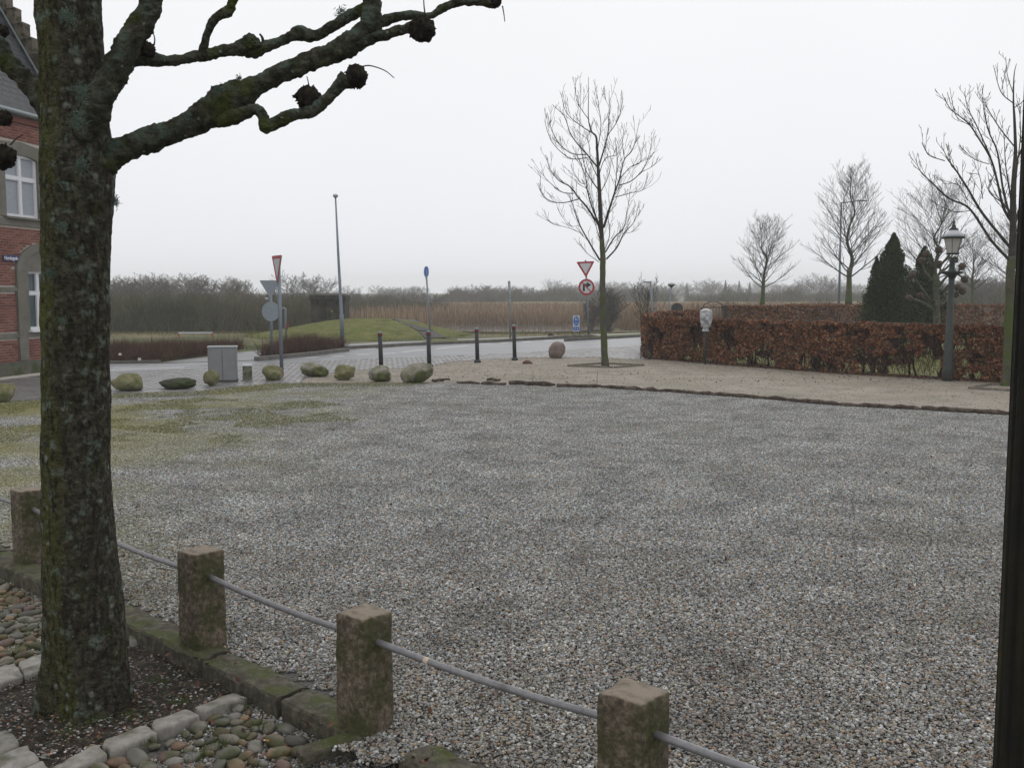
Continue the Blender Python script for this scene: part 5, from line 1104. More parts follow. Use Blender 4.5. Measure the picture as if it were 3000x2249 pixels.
# bench in the bushes
Y = 50; bx = D(573, 980, Y)[0]; gzb = float(terr(bx, Y)); s_ = thing('park_bench', 'bench with white slats and red end frames beyond the low shrubs', 'bench', (bx, Y, gzb), R(4))
zt_ = D(573, 973, Y)[2] - gzb; 
m1 = MB(); m1.box((0, 0, zt_ - .03), (1.7, .03, .08)); m1.obj('slat', M['lampcap'], s_)
for z_ in (zt_ - .15,): pass
m1 = MB(); m1.box((0, -.12, zt_ - .40), (1.62, .1, .05)); m1.obj('slat', M['lampcap'], s_); m1 = MB(); m1.box((0, -.3, zt_ - .42), (1.62, .1, .05)); m1.obj('slat', M['lampcap'], s_)
for sx_ in (-.84, .84): m1 = MB(); m1.tube([(sx_ * .97, -.3, 0), (sx_ * .97, -.25, zt_ - .45), (sx_ * .97, .0, zt_ - .4), (sx_, .03, zt_ + .02)], .03, 8); m1.obj('end_frame', M['signred'], s_)

# bunker on the mound
Y = 56; zb = D(960, 939, Y)[2]; zt_ = D(960, 866, Y)[2]; xl, xr = D(908, 900, Y)[0], D(1012, 900, Y)[0]; wd = xr - xl; xc = (xl + xr) / 2; hh = zt_ - zb
s_ = thing('bunker', 'small dark weathered concrete bunker on top of the green mound', 'bunker', (xc, Y + .8, zb - .1))
def chip_block(w_, d_, h_, z0, seed, amp=.02, n=10, tp=1.0):
    m1 = MB(); g_ = np.linspace(-1, 1, n); 
    V0, Fa = ICO[5]; V = V0 / np.abs(V0).max(1)[:, None]; V = V * [w_ / 2, d_ / 2, h_ / 2]; V[:, :2] *= np.where(V[:, 2:3] > 0, tp, 1); V = V + np.c_[fbm(V, 2, seed, 3), fbm(V, 2, seed + 4, 3), fbm(V, 2, seed + 8, 3)] * amp + [0, 0, z0 + h_ / 2]; m1.add(V, Fa); return m1
chip_block(wd * .96, 1.7, hh + .1, 0, 2).obj('wall', M['concrete'], s_); m1 = chip_block(wd * 1.02, 1.85, .24, hh - .12, 3); m1.obj('roof_slab', M['concrete'], s_)
chip_block(wd * .82, 1.3, .10, hh + .12, 5, tp=.95).obj('roof_top', M['kerbfar'], s_)
for sx_, w_, h_ in ((-.28, .13, .26), (.26, .14, .2)): m1 = MB(); m1.box((wd * sx_, -.87, hh - .27), (w_, .09, h_)); m1.obj('loophole', M['dark'], s_)
m1 = MB(); m1.box((wd * .12, -.86, hh * .45), (.1, .04, .1)); m1.obj('yellow_mark', flat('yellow_mark', (.22, .2, .02)), s_)
for sx_ in (-.09, .38): m1 = MB(); m1.box((wd * sx_, -.875, hh * .45), (.09, .08, hh * .85)); m1.obj('buttress', M['concrete'], s_)
m1 = MB(); m1.box((-.15, -1.15, .1), (.7, .4, .14), .2, taper=.8); m1.obj('fallen_block', M['concrete'], s_)
# concrete slab steps on the mound's right flank
s_ = thing('concrete_steps', 'dark concrete slab steps running down the right flank of the mound', 'steps')
def ramp(c, name, th=.12):
    V = np.array(c); V2 = V - [0, 0, th]; m1 = MB(); m1.add(np.vstack([V, V2]), [[0, 1, 2, 3], [7, 6, 5, 4], [0, 4, 5, 1], [1, 5, 6, 2], [2, 6, 7, 3], [3, 7, 4, 0]]); m1.obj(name, M['slab'], s_)
q = [GT(1150, 939), GT(1216, 939), GT(1268, 971), GT(1228, 974)]; ramp([q[0] + [0, 0, .10], q[3] + [0, 0, .09], q[2] + [0, 0, .09], q[1] + [0, 0, .10]], 'upper_slab', .3)
q = [GT(1226, 974), GT(1270, 972), GT(1308, 991), GT(1246, 993)]; ramp([q[0] + [0, 0, .05], q[3] + [0, 0, .05], q[2] + [0, 0, .05], q[1] + [0, 0, .05]], 'lower_slab', .2)

# gate with arch between the hedges
Y = 40; a = D(2058, 897, Y); b2 = D(2120, 897, Y); xc = (a[0] + b2[0]) / 2; hw = (b2[0] - a[0]) / 2
s_ = thing('garden_gate', 'black iron gate with a half round spoked top in the gap of the back hedge', 'gate', (xc, Y, 0))
zb = D(2088, 900, Y)[2]; zt_ = D(2088, 883, Y)[2]; m1 = MB(); a_ = np.linspace(0, math.pi, 18); R_ = hw * .93; cz = zb - .0
m1.tube([(R_ * math.cos(t), 0, cz + (zt_ - cz) * 1.0 * math.sin(t)) for t in a_], .016, 8); m1.tube([(-hw, 0, cz), (0, 0, cz), (hw, 0, cz)], .016, 8); m1.obj('arch', M['cast'], s_, True)
for t in (R(52), R(90), R(128)): m1 = MB(); m1.tube([(0, 0, cz), (R_ * math.cos(t) * .5, 0, cz + (zt_ - cz) * math.sin(t) * .5), (R_ * math.cos(t), 0, cz + (zt_ - cz) * math.sin(t))], .011, 6); m1.obj('spoke', M['cast'], s_)
for k in range(7): x_ = -hw * .85 + k * hw * 1.7 / 6; m1 = MB(); m1.box((x_, 0, cz / 2), (.018, .018, cz)); m1.obj('bar', M['cast'], s_)
m1 = MB(); m1.box((hw + .07, 0, (zb + .08) / 2), (.12, .12, zb + .08)); m1.obj('gate_post', M['cast'], s_); m1 = MB(); m1.box((-hw - .03, 0, zb / 2), (.06, .06, zb)); m1.obj('gate_post', M['cast'], s_)
# iron stand at the hedge's left end
b = G(1888, 1050); s_ = thing('cycle_stand', 'black iron stand at the left end of the hedge', 'stand', b)
m1 = MB()
for x_ in (-.12, .06): m1 = MB(); m1.tube([(x_, 0, 0), (x_, 0, .2), (x_, 0, .42)], .015, 8); m1.obj('leg', M['cast'], s_, True)
m1 = MB(); m1.tube([(-.12, 0, .3), (0, 0, .28), (.2, 0, .3)], .012, 8); m1.obj('rail', M['cast'], s_, True)
m1 = MB(); m1.tube([(.12 + .07 * math.cos(t), 0, .34 + .07 * math.sin(t)) for t in np.linspace(0, 5, 12)], .01, 6); m1.obj('scroll', M['cast'], s_, True)

# wrapped lamp in front of the hedge
b = G(2066, 1066); Y = b[1]; s_ = thing('wrapped_lamp', 'low post lamp wrapped in clear plastic in front of the hedge', 'lamp', b); z0 = D(2066, 955, Y)[2]; z1 = D(2066, 912, Y)[2]
m1 = MB(); m1.tube([(0, 0, 0), (0, 0, z0 / 2), (0, 0, z0)], .035, 10); m1.obj('post', M['cast'], s_, True); m1 = MB(); m1.lathe([(.04, z0 - .02), (.12, z0 + .02), (.16, z1 - .08), (.13, z1 - .02), (.02, z1)], 14); m1.obj('lantern', M['lamppost'], s_, True)
V0, Fa = ICO[4]; V = V0 / (np.abs(V0[:, :2]).max(1)[:, None] * .35 + .65); V = np.sign(V) * np.abs(V) ** .42; V = V * [.17, .16, (z1 - z0) / 2 + .02]; V[:, :2] *= (.82 + .22 * sstep(-.25, .1, V[:, 2:3])); V = V * (1 + .10 * fbm(V0, 2.5, 3, 3))[:, None] + [0, 0, (z0 + z1) / 2]
m1 = MB(); m1.add(V, Fa); m1.obj('plastic_wrap', M['plastic'], s_, False)
m1 = MB(); m1.lathe([(.12, z0 - .16), (.11, z0 - .12), (.05, z0 - .03), (.06, z0)], 14); V = m1.v[0]; m1.v[0] = V * (1 + .3 * fbm(V, 9, 2, 2))[:, None] * [1, 1, 0] + V * [0, 0, 1]; m1.obj('wrap_skirt', M['plastic'], s_)

# classic lantern
b = G(2776, 1114); Y = b[1]; s_ = thing('classic_lantern', 'old fashioned green lantern with opal glass on a tapered post before the hedge', 'street lamp', b)
zz_ = lambda y: D(2780, y, Y)[2]
lean = .0
m1 = MB(); m1.lathe([(.13, -.05), (.125, .3), (.105, .9), (.095, 1.3), (.085, zz_(960)), (.07, zz_(830)), (.075, zz_(815))], 16); m1.obj('post', M['lamppost'], s_, True)
m1 = MB(); m1.lathe([(.07, zz_(815)), (.12, zz_(806)), (.27, zz_(800)), (.28, zz_(796)), (.10, zz_(793)), (.07, zz_(785)), (.06, zz_(770)), (.08, zz_(765)), (.05, zz_(756))], 20); m1.obj('collar', M['lampgreen'], s_, True)
zg0, zg1 = zz_(742), zz_(697)
for k in range(4):
    t = k * math.pi / 2 + .6; m1 = MB(); m1.tube([(.05 * math.cos(t), .05 * math.sin(t), zz_(758)), (.14 * math.cos(t), .14 * math.sin(t), zz_(752)), (.13 * math.cos(t), .13 * math.sin(t), zg0)], .012, 6); m1.obj('bracket', M['lampgreen'], s_, True)
m1 = MB(); m1.lathe([(.15, zg0 - .03), (.16, zg0), (.14, zg0 + .01)], 20); m1.obj('ring', M['lampgreen'], s_, True)
m1 = MB(); m1.lathe([(.13, zg0), (.225, zg1)], 6); m1.obj('opal_glass', M['frost'], s_, False)
for k in range(6):
    t = k * math.pi / 3; m1 = MB(); m1.tube([(.135 * math.cos(t), .135 * math.sin(t), zg0), (.18 * math.cos(t), .18 * math.sin(t), (zg0 + zg1) / 2), (.23 * math.cos(t), .23 * math.sin(t), zg1)], .007, 6); m1.obj('glazing_bar', M['lampgreen'], s_)
m1 = MB(); m1.lathe([(.26, zg1 - .02), (.285, zg1), (.27, zg1 + .03), (.2, zg1 + .035)], 20); m1.obj('rim', M['lampgreen'], s_, True)
m1 = MB(); m1.lathe([(.26, zg1 + .03), (.2, zg1 + .1), (.14, zz_(677)), (.1, zz_(674))], 20); m1.obj('hood', M['lampcap'], s_, True)
m1 = MB(); m1.lathe([(.12, zz_(674)), (.11, zz_(671)), (.06, zz_(667)), (.045, zz_(660)), (.02, zz_(656)), (.04, zz_(653)), (.025, zz_(650)), (.002, zz_(644))], 14); m1.obj('finial', M['lampgreen'], s_, True)

# fluted pole at the right edge, close to the lens
Yp = 1.62; xp = D(2958, 1500, Yp)[0]; rp = .075; nfl = 24; an = np.linspace(0, 2 * np.pi, 192, endpoint=False); rr_ = rp * (1 - .05 * (np.abs(np.sin(an * 10)) < .5)); m1 = MB()
hts = np.linspace(-.3, 4.2, 30); V = np.array([[rr_[i] * math.cos(an[i]), rr_[i] * math.sin(an[i]), h] for h in hts for i in range(192)]); i = np.arange(29)[:, None] * 192; j = np.arange(192)[None]; Q = np.stack([i + j, i + (j + 1) % 192, i + 192 + (j + 1) % 192, i + 192 + j], -1).reshape(-1, 4)
m1.add(V, Q); tag(m1.obj('fluted_pole', M['pole'], None, True, (xp + rp, Yp, 0)), 'dark fluted pole cut by the right edge, closest to the camera', 'pole')

# ------------------------------------------------------------------ hedges
LP = np.array([(.07, .03, .018), (.24, .09, .04), (.19, .065, .03), (.13, .045, .022), (.34, .17, .075), (.08, .036, .02), (.22, .085, .04), (.05, .028, .018), (.28, .125, .06), (.20, .14, .08)])
def leaves(P, size, rr, pal, flat_=.6):
    n = len(P); nrm = rr.normal(size=(n, 3)); nrm[:, 2] *= flat_; nrm /= np.linalg.norm(nrm, axis=1)[:, None]; a = np.cross(nrm, rr.normal(size=(n, 3))); a /= np.linalg.norm(a, axis=1)[:, None]; b = np.cross(nrm, a); s = size * rr.uniform(.6, 1.3, (n, 1))
    V = np.stack([P - a * s, P + b * s * .55 + nrm * s * .15, P + a * s, P - b * s * .55 + nrm * s * .15], 1).reshape(-1, 3); i = np.arange(n)[:, None] * 4
    Fq = i + np.array([0, 1, 2, 3])[None]; return V, Fq, pal[rr.integers(len(pal), size=n)] * rr.uniform(.7, 1.25, (n, 1))
def hedge(path, h, th, nleaf, lab, seed, size=.045, gaps=True, ntw=2500, top=None, stems=True):
    rr = np.random.default_rng(seed); o = thing('hedge', lab, 'hedge'); path = np.array(path)[:, :2]; seg = np.linalg.norm(np.diff(path, axis=0), axis=1); cum = np.r_[0, np.cumsum(seg)]; Lt = cum[-1]
    def at(s): i = np.clip(np.searchsorted(cum, s) - 1, 0, len(seg) - 1); t = (s - cum[i]) / seg[i]; p = path[i] + (path[i + 1] - path[i]) * t[:, None]; d = (path[i + 1] - path[i]) / seg[i][:, None]; return p, np.c_[-d[:, 1], d[:, 0]]
    n = int(nleaf * 2.4); s = rr.random(n) * Lt; face = rr.random(n); z = rr.random(n) * h; off = np.where(face < .5, -1, 1) * th / 2 * (1 - .35 * rr.random(n) ** 2)
    topm = rr.random(n) < .25; z = np.where(topm, h * (1 - .08 * rr.random(n)), z); off = np.where(topm, (rr.random(n) - .5) * th, off)
    nzv = np.array([mnoise.noise(Vector((a * 1.4, b * 1.6, seed + c * .8))) for a, b, c in zip(s, z, np.sign(off))]); off = off * (1 + .25 * nzv); z = z + (z > h * .8) * nzv * .10
    cz_ = np.array([mnoise.noise(Vector((a * 4.2, b * 4.2, seed * 2 + c))) for a, b, c in zip(s, z, np.sign(off))]); xg = at(s)[0][:, 0]
    keep = nzv + cz_ * .55 > (-.24 + .18 * (z < h * .38) + .14 * (z < h * .2) + .26 * ((xg > 9.6) & (xg < 11.2) & (z < h * .75)) if gaps else -.4); keep &= rr.random(n) < .93
    p, nn_ = at(s); off = off * (1 + .22 * cz_); P = np.c_[p + nn_ * off[:, None], np.maximum(z, .02) + 0 * s][keep][:nleaf]; cz_ = cz_[keep][:nleaf]
    V, Fq, cc = leaves(P, size, rr, LP); m1 = MB(); m1.add(V, Fq, cc); tag(m1.obj('foliage', M['leaf'], o), kind='stuff')
    m1 = MB()
    for k in range(ntw):
        s0 = rr.random() * Lt; p, q_ = at(np.array([s0])); z0 = rr.random() * h * .8; a = np.r_[p[0] + q_[0] * rr.normal() * th * .15, z0]; d = np.array([rr.normal() * .5, rr.normal() * .5, abs(rr.normal()) + .4]); d /= np.linalg.norm(d); b = a + d * rr.uniform(.15, .45); b[2] = min(b[2], h * 1.03)
        m1.tube([a, (a + b) / 2 + rr.normal(0, .02, 3), b], [.008, .006, .003], 3, cap=False)
    tag(m1.obj('twigs', M['redtwig'], o), kind='stuff')
    if stems:
        for s0 in np.arange(.2, Lt, .42):
            s0 += rr.normal() * .08; s0 = min(max(s0, .05), Lt - .05); p, _ = at(np.array([s0])); m1 = MB(); a = np.r_[p[0], 0]; P = [a, a + [rr.normal() * .05, rr.normal() * .05, .35], a + [rr.normal() * .12, rr.normal() * .1, .75], a + [rr.normal() * .2, rr.normal() * .1, h * .9]]; m1.tube(smooth_path(P, 3), np.linspace(.032, .01, 10), 6); m1.obj('stem', M['knob'], o, True)
    return o
HP = [G(1893, 1053), G(2150, 1070), G(2440, 1092), G(2790, 1112), G(2985, 1122), G(3500, 1150)]
HP = [p + np.array([.15, .35, 0]) for p in HP]
HP[0] = G(1900, 1049) + np.array([.12, .3, 0])
hedge(HP, 1.37, .62, 78000, 'long brown beech hedge in front, running from the road to the right edge', 3, ntw=5200)
BP_ = [HP[0] + np.array([.1, 0.2, 0]), D(1905, 920, 38.5), D(2052, 905, 45.5)]
BP_ = [np.array([p[0], p[1], 0]) for p in BP_]
hedge(BP_, 1.42, .6, 16000, 'short left wing of the beech hedge leading back to the iron gate', 4, size=.055, gaps=False, ntw=1200)
bh_ = [D(2132, 900, 46), D(2350, 900, 50), D(2600, 900, 52), D(3250, 900, 54)]; hedge([np.array([p[0], p[1], 0]) for p in bh_], 1.58, .7, 34000, 'low back beech hedge behind the conifers and lawn', 5, size=.065, gaps=False, ntw=2000, stems=False)
# fallen leaf litter strip under the hedge
rr = np.random.default_rng(9); n = 9000; t = rr.random(n) * 1.0; hp = np.array(HP); seg = np.linalg.norm(np.diff(hp, axis=0), axis=1); cum = np.r_[0, np.cumsum(seg)]; s = rr.random(n) * cum[-1]; i = np.clip(np.searchsorted(cum, s) - 1, 0, len(seg) - 1); p = hp[i] + (hp[i + 1] - hp[i]) * ((s - cum[i]) / seg[i])[:, None]; p[:, 1] += rr.normal(-.3, .22, n); p[:, 0] += rr.normal(0, .1, n); p[:, 2] = .005 + rr.random(n) * .03
V, Fq, cc = leaves(p, .035, rr, LP * .55, 3); m1 = MB(); m1.add(V, Fq, cc); tag(tag(m1.obj('leaf_litter', M['leaf']), kind='stuff'), 'fallen dark red brown leaves along the foot of the front hedge', 'leaf litter')
# garden lawn and path behind hedge
sheet('lawn', None, -.004, M['mound'], world=[HP[0] + [.4, .6, 0], *[q + np.array([0, .6, 0]) for q in HP[1:]], np.array([26, 53, 0]), np.array([10, 47, 0]), np.array([6.5, 40, 0])])
# wire fence on the hedge
wf = thing('wire_fence', 'thin wire strung on concrete stubs along the top of the front hedge', 'fence')
for px, Yo in ((2200, 0), (2920, 0), (2500, 0)):
    s = np.interp(px, [1893, 2440, 2985], [0, 1, 2]); 
def on_hedge(px):
    P = np.array(HP); a = (px - CX) / F
    for i in range(len(P) - 1):
        x1, y1, x2, y2 = P[i][0], P[i][1] + .35, P[i + 1][0], P[i + 1][1] + .35; f1, f2 = x1 - a * y1, x2 - a * y2
        if f1 * f2 <= 0: t = f1 / (f1 - f2); return np.array([x1 + (x2 - x1) * t, y1 + (y2 - y1) * t, 0])
    return P[0]
for px in (2196, 2560, 2930): c = on_hedge(px); m1 = MB(); m1.box((0, 0, .72), (.1, .1, 1.44)); m1.obj('fence_post', M['marker'], wf, loc=c)
m1 = MB(); W_ = np.array([on_hedge(px) + [0, 0, 1.40] for px in (1990, 2196, 2560, 2930, 3100)]); m1.tube(W_, .006, 5); m1.obj('wire', M['wire'], wf)

# ------------------------------------------------------------------ conifers
def conifer(px, topy, hwpx, Y, lab, seed, n=26000, second=None):
    rr = np.random.default_rng(seed); b = D(px, 1000, Y); zt_ = D(px, topy, Y)[2]; hw = hwpx * Y / F; o = thing('conifer', lab, 'conifer', (b[0], Y, 0), group=None)
    nc = 170; cl = []
    for k in range(nc):
        t = rr.random() ** .8; a = rr.random() * 6.283; prof = min(1, (1 - t) * 1.18) ** .82 * (.88 if t < .12 else 1); r_ = hw * prof * rr.uniform(.68, 1.08); cl.append((r_ * math.cos(a), r_ * math.sin(a), t * zt_ * .97 + .05, (.05 + .40 * (1 - t)) * hw / .9))
    cl = np.array(cl); ci = rr.integers(nc, size=n); d = rr.normal(size=(n, 3)); d /= np.linalg.norm(d, axis=1)[:, None]; P = cl[ci, :3] + d * (cl[ci, 3] * (.75 + .3 * rr.random(n)))[:, None] * [1, 1, 1.5]; P[:, 2] = np.clip(P[:, 2], .05, zt_)
    pal = np.array([(.018, .03, .010), (.026, .044, .013), (.036, .056, .016), (.045, .062, .02), (.05, .05, .022)])
    V, Fq, cc = leaves(P, .032, rr, pal, 1.0); cc = cc * np.random.default_rng(seed).uniform(.55, 1.5, nc)[ci][:, None]; m1 = MB(); m1.add(V, Fq, cc)
    tag(m1.obj('foliage', M['conifer'], o), kind='stuff'); m1 = MB(); m1.tube([(0, 0, 0), (0, 0, zt_ * .5), (0, 0, zt_ * .93)], [.1, .06, .01], 8); m1.obj('trunk', M['knob'], o)
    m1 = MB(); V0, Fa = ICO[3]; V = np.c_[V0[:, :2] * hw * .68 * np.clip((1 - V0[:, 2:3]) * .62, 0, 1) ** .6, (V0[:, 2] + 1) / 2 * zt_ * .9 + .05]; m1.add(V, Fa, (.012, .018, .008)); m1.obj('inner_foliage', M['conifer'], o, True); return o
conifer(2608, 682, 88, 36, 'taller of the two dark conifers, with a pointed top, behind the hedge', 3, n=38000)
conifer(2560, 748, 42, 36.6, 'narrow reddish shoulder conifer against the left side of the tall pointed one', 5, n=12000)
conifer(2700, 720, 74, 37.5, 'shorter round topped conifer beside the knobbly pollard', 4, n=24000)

# ------------------------------------------------------------------ low shrubs on the far road side
def shrub(poly_px, h, n, lab, seed, m='redtwig', z=0, leafn=2500, Lr=(.25, .6), name='shrub_bed', group=None, zt=None):
    rr = np.random.default_rng(seed); P = np.array([G(*p) for p in poly_px]); lo, hi = P.min(0), P.max(0); pts = []
    while len(pts) < n:
        c = lo + (hi - lo) * rr.random((n, 3)); k = inpoly(c[:, 0], c[:, 1], [(q[0], q[1]) for q in P]); pts += list(c[k])
    pts = np.array(pts[:n]); m1 = MB(); V = []; hv = np.array([mnoise.noise(Vector((p[0] * .9, p[1] * .9, seed))) for p in pts])
    Ln = h * (.55 + .6 * rr.random(n) ** 1.5 + .75 * hv); z0 = terr(pts[:, 0], pts[:, 1]); z0 = np.maximum(z0, -.03)
    d = np.c_[rr.normal(0, .5, (n, 2)), np.ones(n)]; d /= np.linalg.norm(d, axis=1)[:, None]
    st0 = rr.random(n) * .4; A = np.c_[pts[:, :2], z0] + d * (Ln * st0)[:, None]; B = np.c_[pts[:, :2], z0] + d * Ln[:, None] + np.c_[rr.normal(0, .06, (n, 2)), np.zeros(n)]; w_ = np.c_[rr.normal(size=(n, 2)), np.zeros(n)]; w_ /= np.linalg.norm(w_, axis=1)[:, None]; w_ *= .007
    V = np.stack([A - w_, A + w_, B], 1).reshape(-1, 3); i = np.arange(n)[:, None] * 3; o = thing(name, lab, 'shrubs', group=group); m1.add(V, i + np.array([0, 1, 2])[None]); tag(m1.obj('twigs', M[m], o), kind='stuff')
    if leafn:
        c = pts[rr.integers(n, size=leafn)] + rr.normal(0, .1, (leafn, 3)); c[:, 2] = .02 + rr.random(leafn) ** 2 * h * .5; V, Fq, cc = leaves(c, .03, rr, np.array([(.09, .02, .014), (.05, .018, .012), (.035, .045, .012), (.11, .04, .02)]), 1); m1 = MB(); m1.add(V, Fq, cc); tag(m1.obj('leaves', M['leaf'], o), kind='stuff')
    return o
shrub([(-60, 1066), (314, 1060), (470, 1059), (600, 1042), (720, 1025), (650, 1020), (500, 1028), (300, 1033), (-60, 1040)], .62, 30000, 'long bed of low reddish brown shrubs beyond the road, before the bench', 2, leafn=9000)
shrub([(760, 1052), (900, 1039), (1008, 1026), (985, 1018), (900, 1022), (820, 1033)], .68, 11000, 'small bed of low purple brown shrubs below the green mound', 3, leafn=5000)
lit = MB()
for p in ((399, 1030), (457, 1043)): c = G(*p, z=.35); lit.box(c - np.array([0, 1.3, 0]), (.09, .02, .07), .3, taper=.8)
o = lit.obj('litter', M['buttw']); tag(o, 'scraps of white paper caught in the long shrub bed', 'litter', kind='stuff')

# ------------------------------------------------------------------ reeds and pond
pond = [D(1290, 965, 95), D(1400, 967, 92), D(1500, 968, 90), D(1660, 967, 92), D(1790, 962, 100), D(1790, 955, 112), D(1600, 952, 118), D(1400, 950, 122), D(1290, 952, 115)]
pond = [(D(a, 960, y)[0], y) for a, y in ((1240, 98), (1330, 93), (1500, 91), (1640, 92), (1800, 98), (1800, 108), (1640, 114), (1450, 117), (1240, 112))]
sheet('pond', None, -1.38, M['water'], world=pond)
rr = np.random.default_rng(14)
def reeds(name, n, x0, x1, y0, y1, h, w_, pal, lab, test=None, zoff=0):
    x = rr.uniform(x0, x1, n * 3); y = y0 + (y1 - y0) * rr.random(n * 3) ** 1.0
    k = np.abs(x / y - 0.0) < .60
    if test is not None: k &= test(x, y)
    x, y = x[k][:n], y[k][:n]; n = len(x); z0 = terr(x, y); hv = np.array([mnoise.noise(Vector((a * .12, b * .12, 3))) for a, b in zip(x, y)]); hh = h * (1 + .18 * rr.normal(size=n) + .22 * hv)
    a = rr.random(n) * math.pi; w0 = w_ * rr.uniform(.6, 1.4, n); dx, dy = np.cos(a) * w0, np.sin(a) * w0; lx, ly = rr.normal(0, .18, n), rr.normal(0, .18, n)
    V = np.stack([np.c_[x - dx, y - dy, z0], np.c_[x + dx, y + dy, z0], np.c_[x + lx + dx * .5, y + ly + dy * .5, z0 + hh], np.c_[x + lx - dx * .5, y + ly - dy * .5, z0 + hh * .97]], 1).reshape(-1, 3)
    i = np.arange(n)[:, None] * 4; cc = pal[rr.integers(len(pal), size=n)] * rr.uniform(.75, 1.2, (n, 1)); m1 = MB(); m1.add(V, i + np.array([0, 1, 2, 3])[None], cc); return tag(tag(m1.obj(name, M['reed']), kind='stuff'), lab, 'reeds')
RP = np.array([(.30, .205, .12), (.25, .165, .095), (.34, .245, .15), (.20, .135, .08)])
pond2 = pond
reeds('reed_bed', 62000, -120, 120, 112, 190, 1.75, .05, RP, 'wide bed of tan reeds across the marsh beyond the pond', test=lambda x, y: (y > 119 - 8 * sstep(6, 20, x)) | (x > 12) | (x < -9))
reeds('reed_fringe', 9000, -12, 40, 98, 119, 1.25, .035, RP * .72, 'darker reed fringe standing in the pond edge', test=lambda x, y: ((y > 111) | (x > 11) | ((rr.random(len(x)) < .008))) & (x > -9) & (np.abs(x) < 60))
sheet('marsh', None, -1.49, M['marsh'], world=[(-140, 118), (140, 112), (220, 215), (-220, 215)])
# dyke with pale path on top
m1 = MB(); x = np.linspace(-40, 120, 60); prof = [(0, -1.55), (6, .25), (7.5, .33), (10, .33), (16, -1.5)]; V = np.array([(a, 196 + .08 * (a - 20) + p[0], p[1] + .06 * math.sin(a * .2)) for a in x for p in prof]); k = 5; i = np.arange(59)[:, None] * k; j = np.arange(k - 1)[None]; Q = np.stack([i + j, i + k + j, i + k + j + 1, i + j + 1], -1).reshape(-1, 4); m1.add(V, Q); tag(m1.obj('dyke', mat('dyke_grass', [(.15, .14, .06), (.22, .19, .11)], scale=.5, world=True), None), kind='structure')
# coarse grass tufts at the meadow and on the mound
def grass(name, n, gen, h, w_, pal, lab, cat='grass'):
    x, y = gen(n); n = len(x); z0 = terr(x, y) if name != 'moss_grass' else np.zeros(n) - .005; a = rr.random(n) * math.pi; hh = h * rr.uniform(.4, 1.3, n); dx, dy = np.cos(a) * w_, np.sin(a) * w_; k_ = 1.6 if name == 'moss_grass' else .5; lx, ly = rr.normal(0, h * k_, n), rr.normal(0, h * k_, n)
    V = np.stack([np.c_[x - dx, y - dy, z0], np.c_[x + dx, y + dy, z0], np.c_[x + lx, y + ly, z0 + hh]], 1).reshape(-1, 3); i = np.arange(n)[:, None] * 3; cc = pal[rr.integers(len(pal), size=n)] * rr.uniform(.7, 1.25, (n, 1)); m1 = MB(); m1.add(V, i + np.array([0, 1, 2])[None], cc); return tag(tag(m1.obj(name, M['blade']), kind='stuff'), lab, cat)
GP = np.array([(.10, .12, .02), (.14, .145, .03), (.065, .085, .014), (.22, .19, .06)])
def g_mound(n): x = rr.uniform(-17, -1, n); y = rr.uniform(43.5, 62, n); k = mound_h(x, y) > .03; return x[k], y[k]
grass('mound_turf', 60000, g_mound, .07, .008, GP, 'short green turf covering the mound')
def g_mead(n): x = rr.uniform(-34, 40, n); y = rr.uniform(52, 93, n); k = (mound_h(x, y) < .03) & (np.abs(x) < y * .58) & ~((x > 4) & (y < 58)); return x[k], y[k]
grass('meadow_grass', 50000, g_mead, .16, .014, np.array([(.13, .125, .045), (.17, .145, .07), (.09, .10, .03), (.2, .16, .09)]), 'rough yellowish grass between the road and the marsh')
gpoly = [G(*p) for p in [(-200, 1190), (0, 1178), (330, 1153), (560, 1146), (800, 1122), (1100, 1121), (1260, 1123), (1180, 1132), (900, 1133), (700, 1150), (560, 1160), (200, 1175), (-100, 1215)]]; gpoly = [(p[0], p[1]) for p in gpoly]
def g_moss(n):
    x = rr.uniform(-16, 0, n); y = rr.uniform(13, 28, n); px = CX + F * x / y; py = 858 + F * H / y * 1.0; nzv = np.array([mnoise.fractal(Vector((a * .55, b * .55, 7)), .9, 2, 4) for a, b in zip(x, y)])
    inb = inpoly(x, y, gpoly); zone = (py > 1165) & (py < 1300) & (px < 1180 - (py - 1170) * 2.2) & (nzv > -.05 + .25 * ((py - 1235) / 65) ** 2 + np.clip((px - 700) / 1500, 0, .4)) & inpoly(x, y, yard_poly); return x[inb | zone], y[inb | zone]
grass('moss_grass', 260000, g_moss, .028, .006, np.array([(.10, .125, .03), (.17, .165, .04), (.23, .19, .05), (.075, .10, .022)]), 'thin mossy grass creeping over the gravel near the boulders')
# ------------------------------------------------------------------ far brush and trees
def tuftmesh(mb, c, w_, h, n, rr, tw=.035, dome=True):
    a = rr.random(n) * 6.283; r_ = np.sqrt(rr.random(n)) * w_; x = c[0] + r_ * np.cos(a); y = c[1] + r_ * np.sin(a) * .8; q = np.sqrt(np.clip(1 - (r_ / w_) ** 2, 0.05, 1)); zt_ = c[2] + h * q * rr.uniform(.25, 1.02, n); Ln = h * rr.uniform(.18, .45, n)
    d = np.c_[rr.normal(0, .45, (n, 2)) + np.c_[np.cos(a), np.sin(a)] * (r_ / w_ * .5)[:, None], np.ones(n)]; d /= np.linalg.norm(d, axis=1)[:, None]; B = np.c_[x, y, zt_]; A = B - d * Ln[:, None]; w0 = np.c_[rr.normal(size=(n, 2)), rr.normal(size=n) * .2]; w0 /= np.linalg.norm(w0, axis=1)[:, None]; w0 *= tw
    mb.add(np.stack([A - w0, A + w0, B], 1).reshape(-1, 3), np.arange(n)[:, None] * 3 + np.array([0, 1, 2])[None])
rr = np.random.default_rng(77)
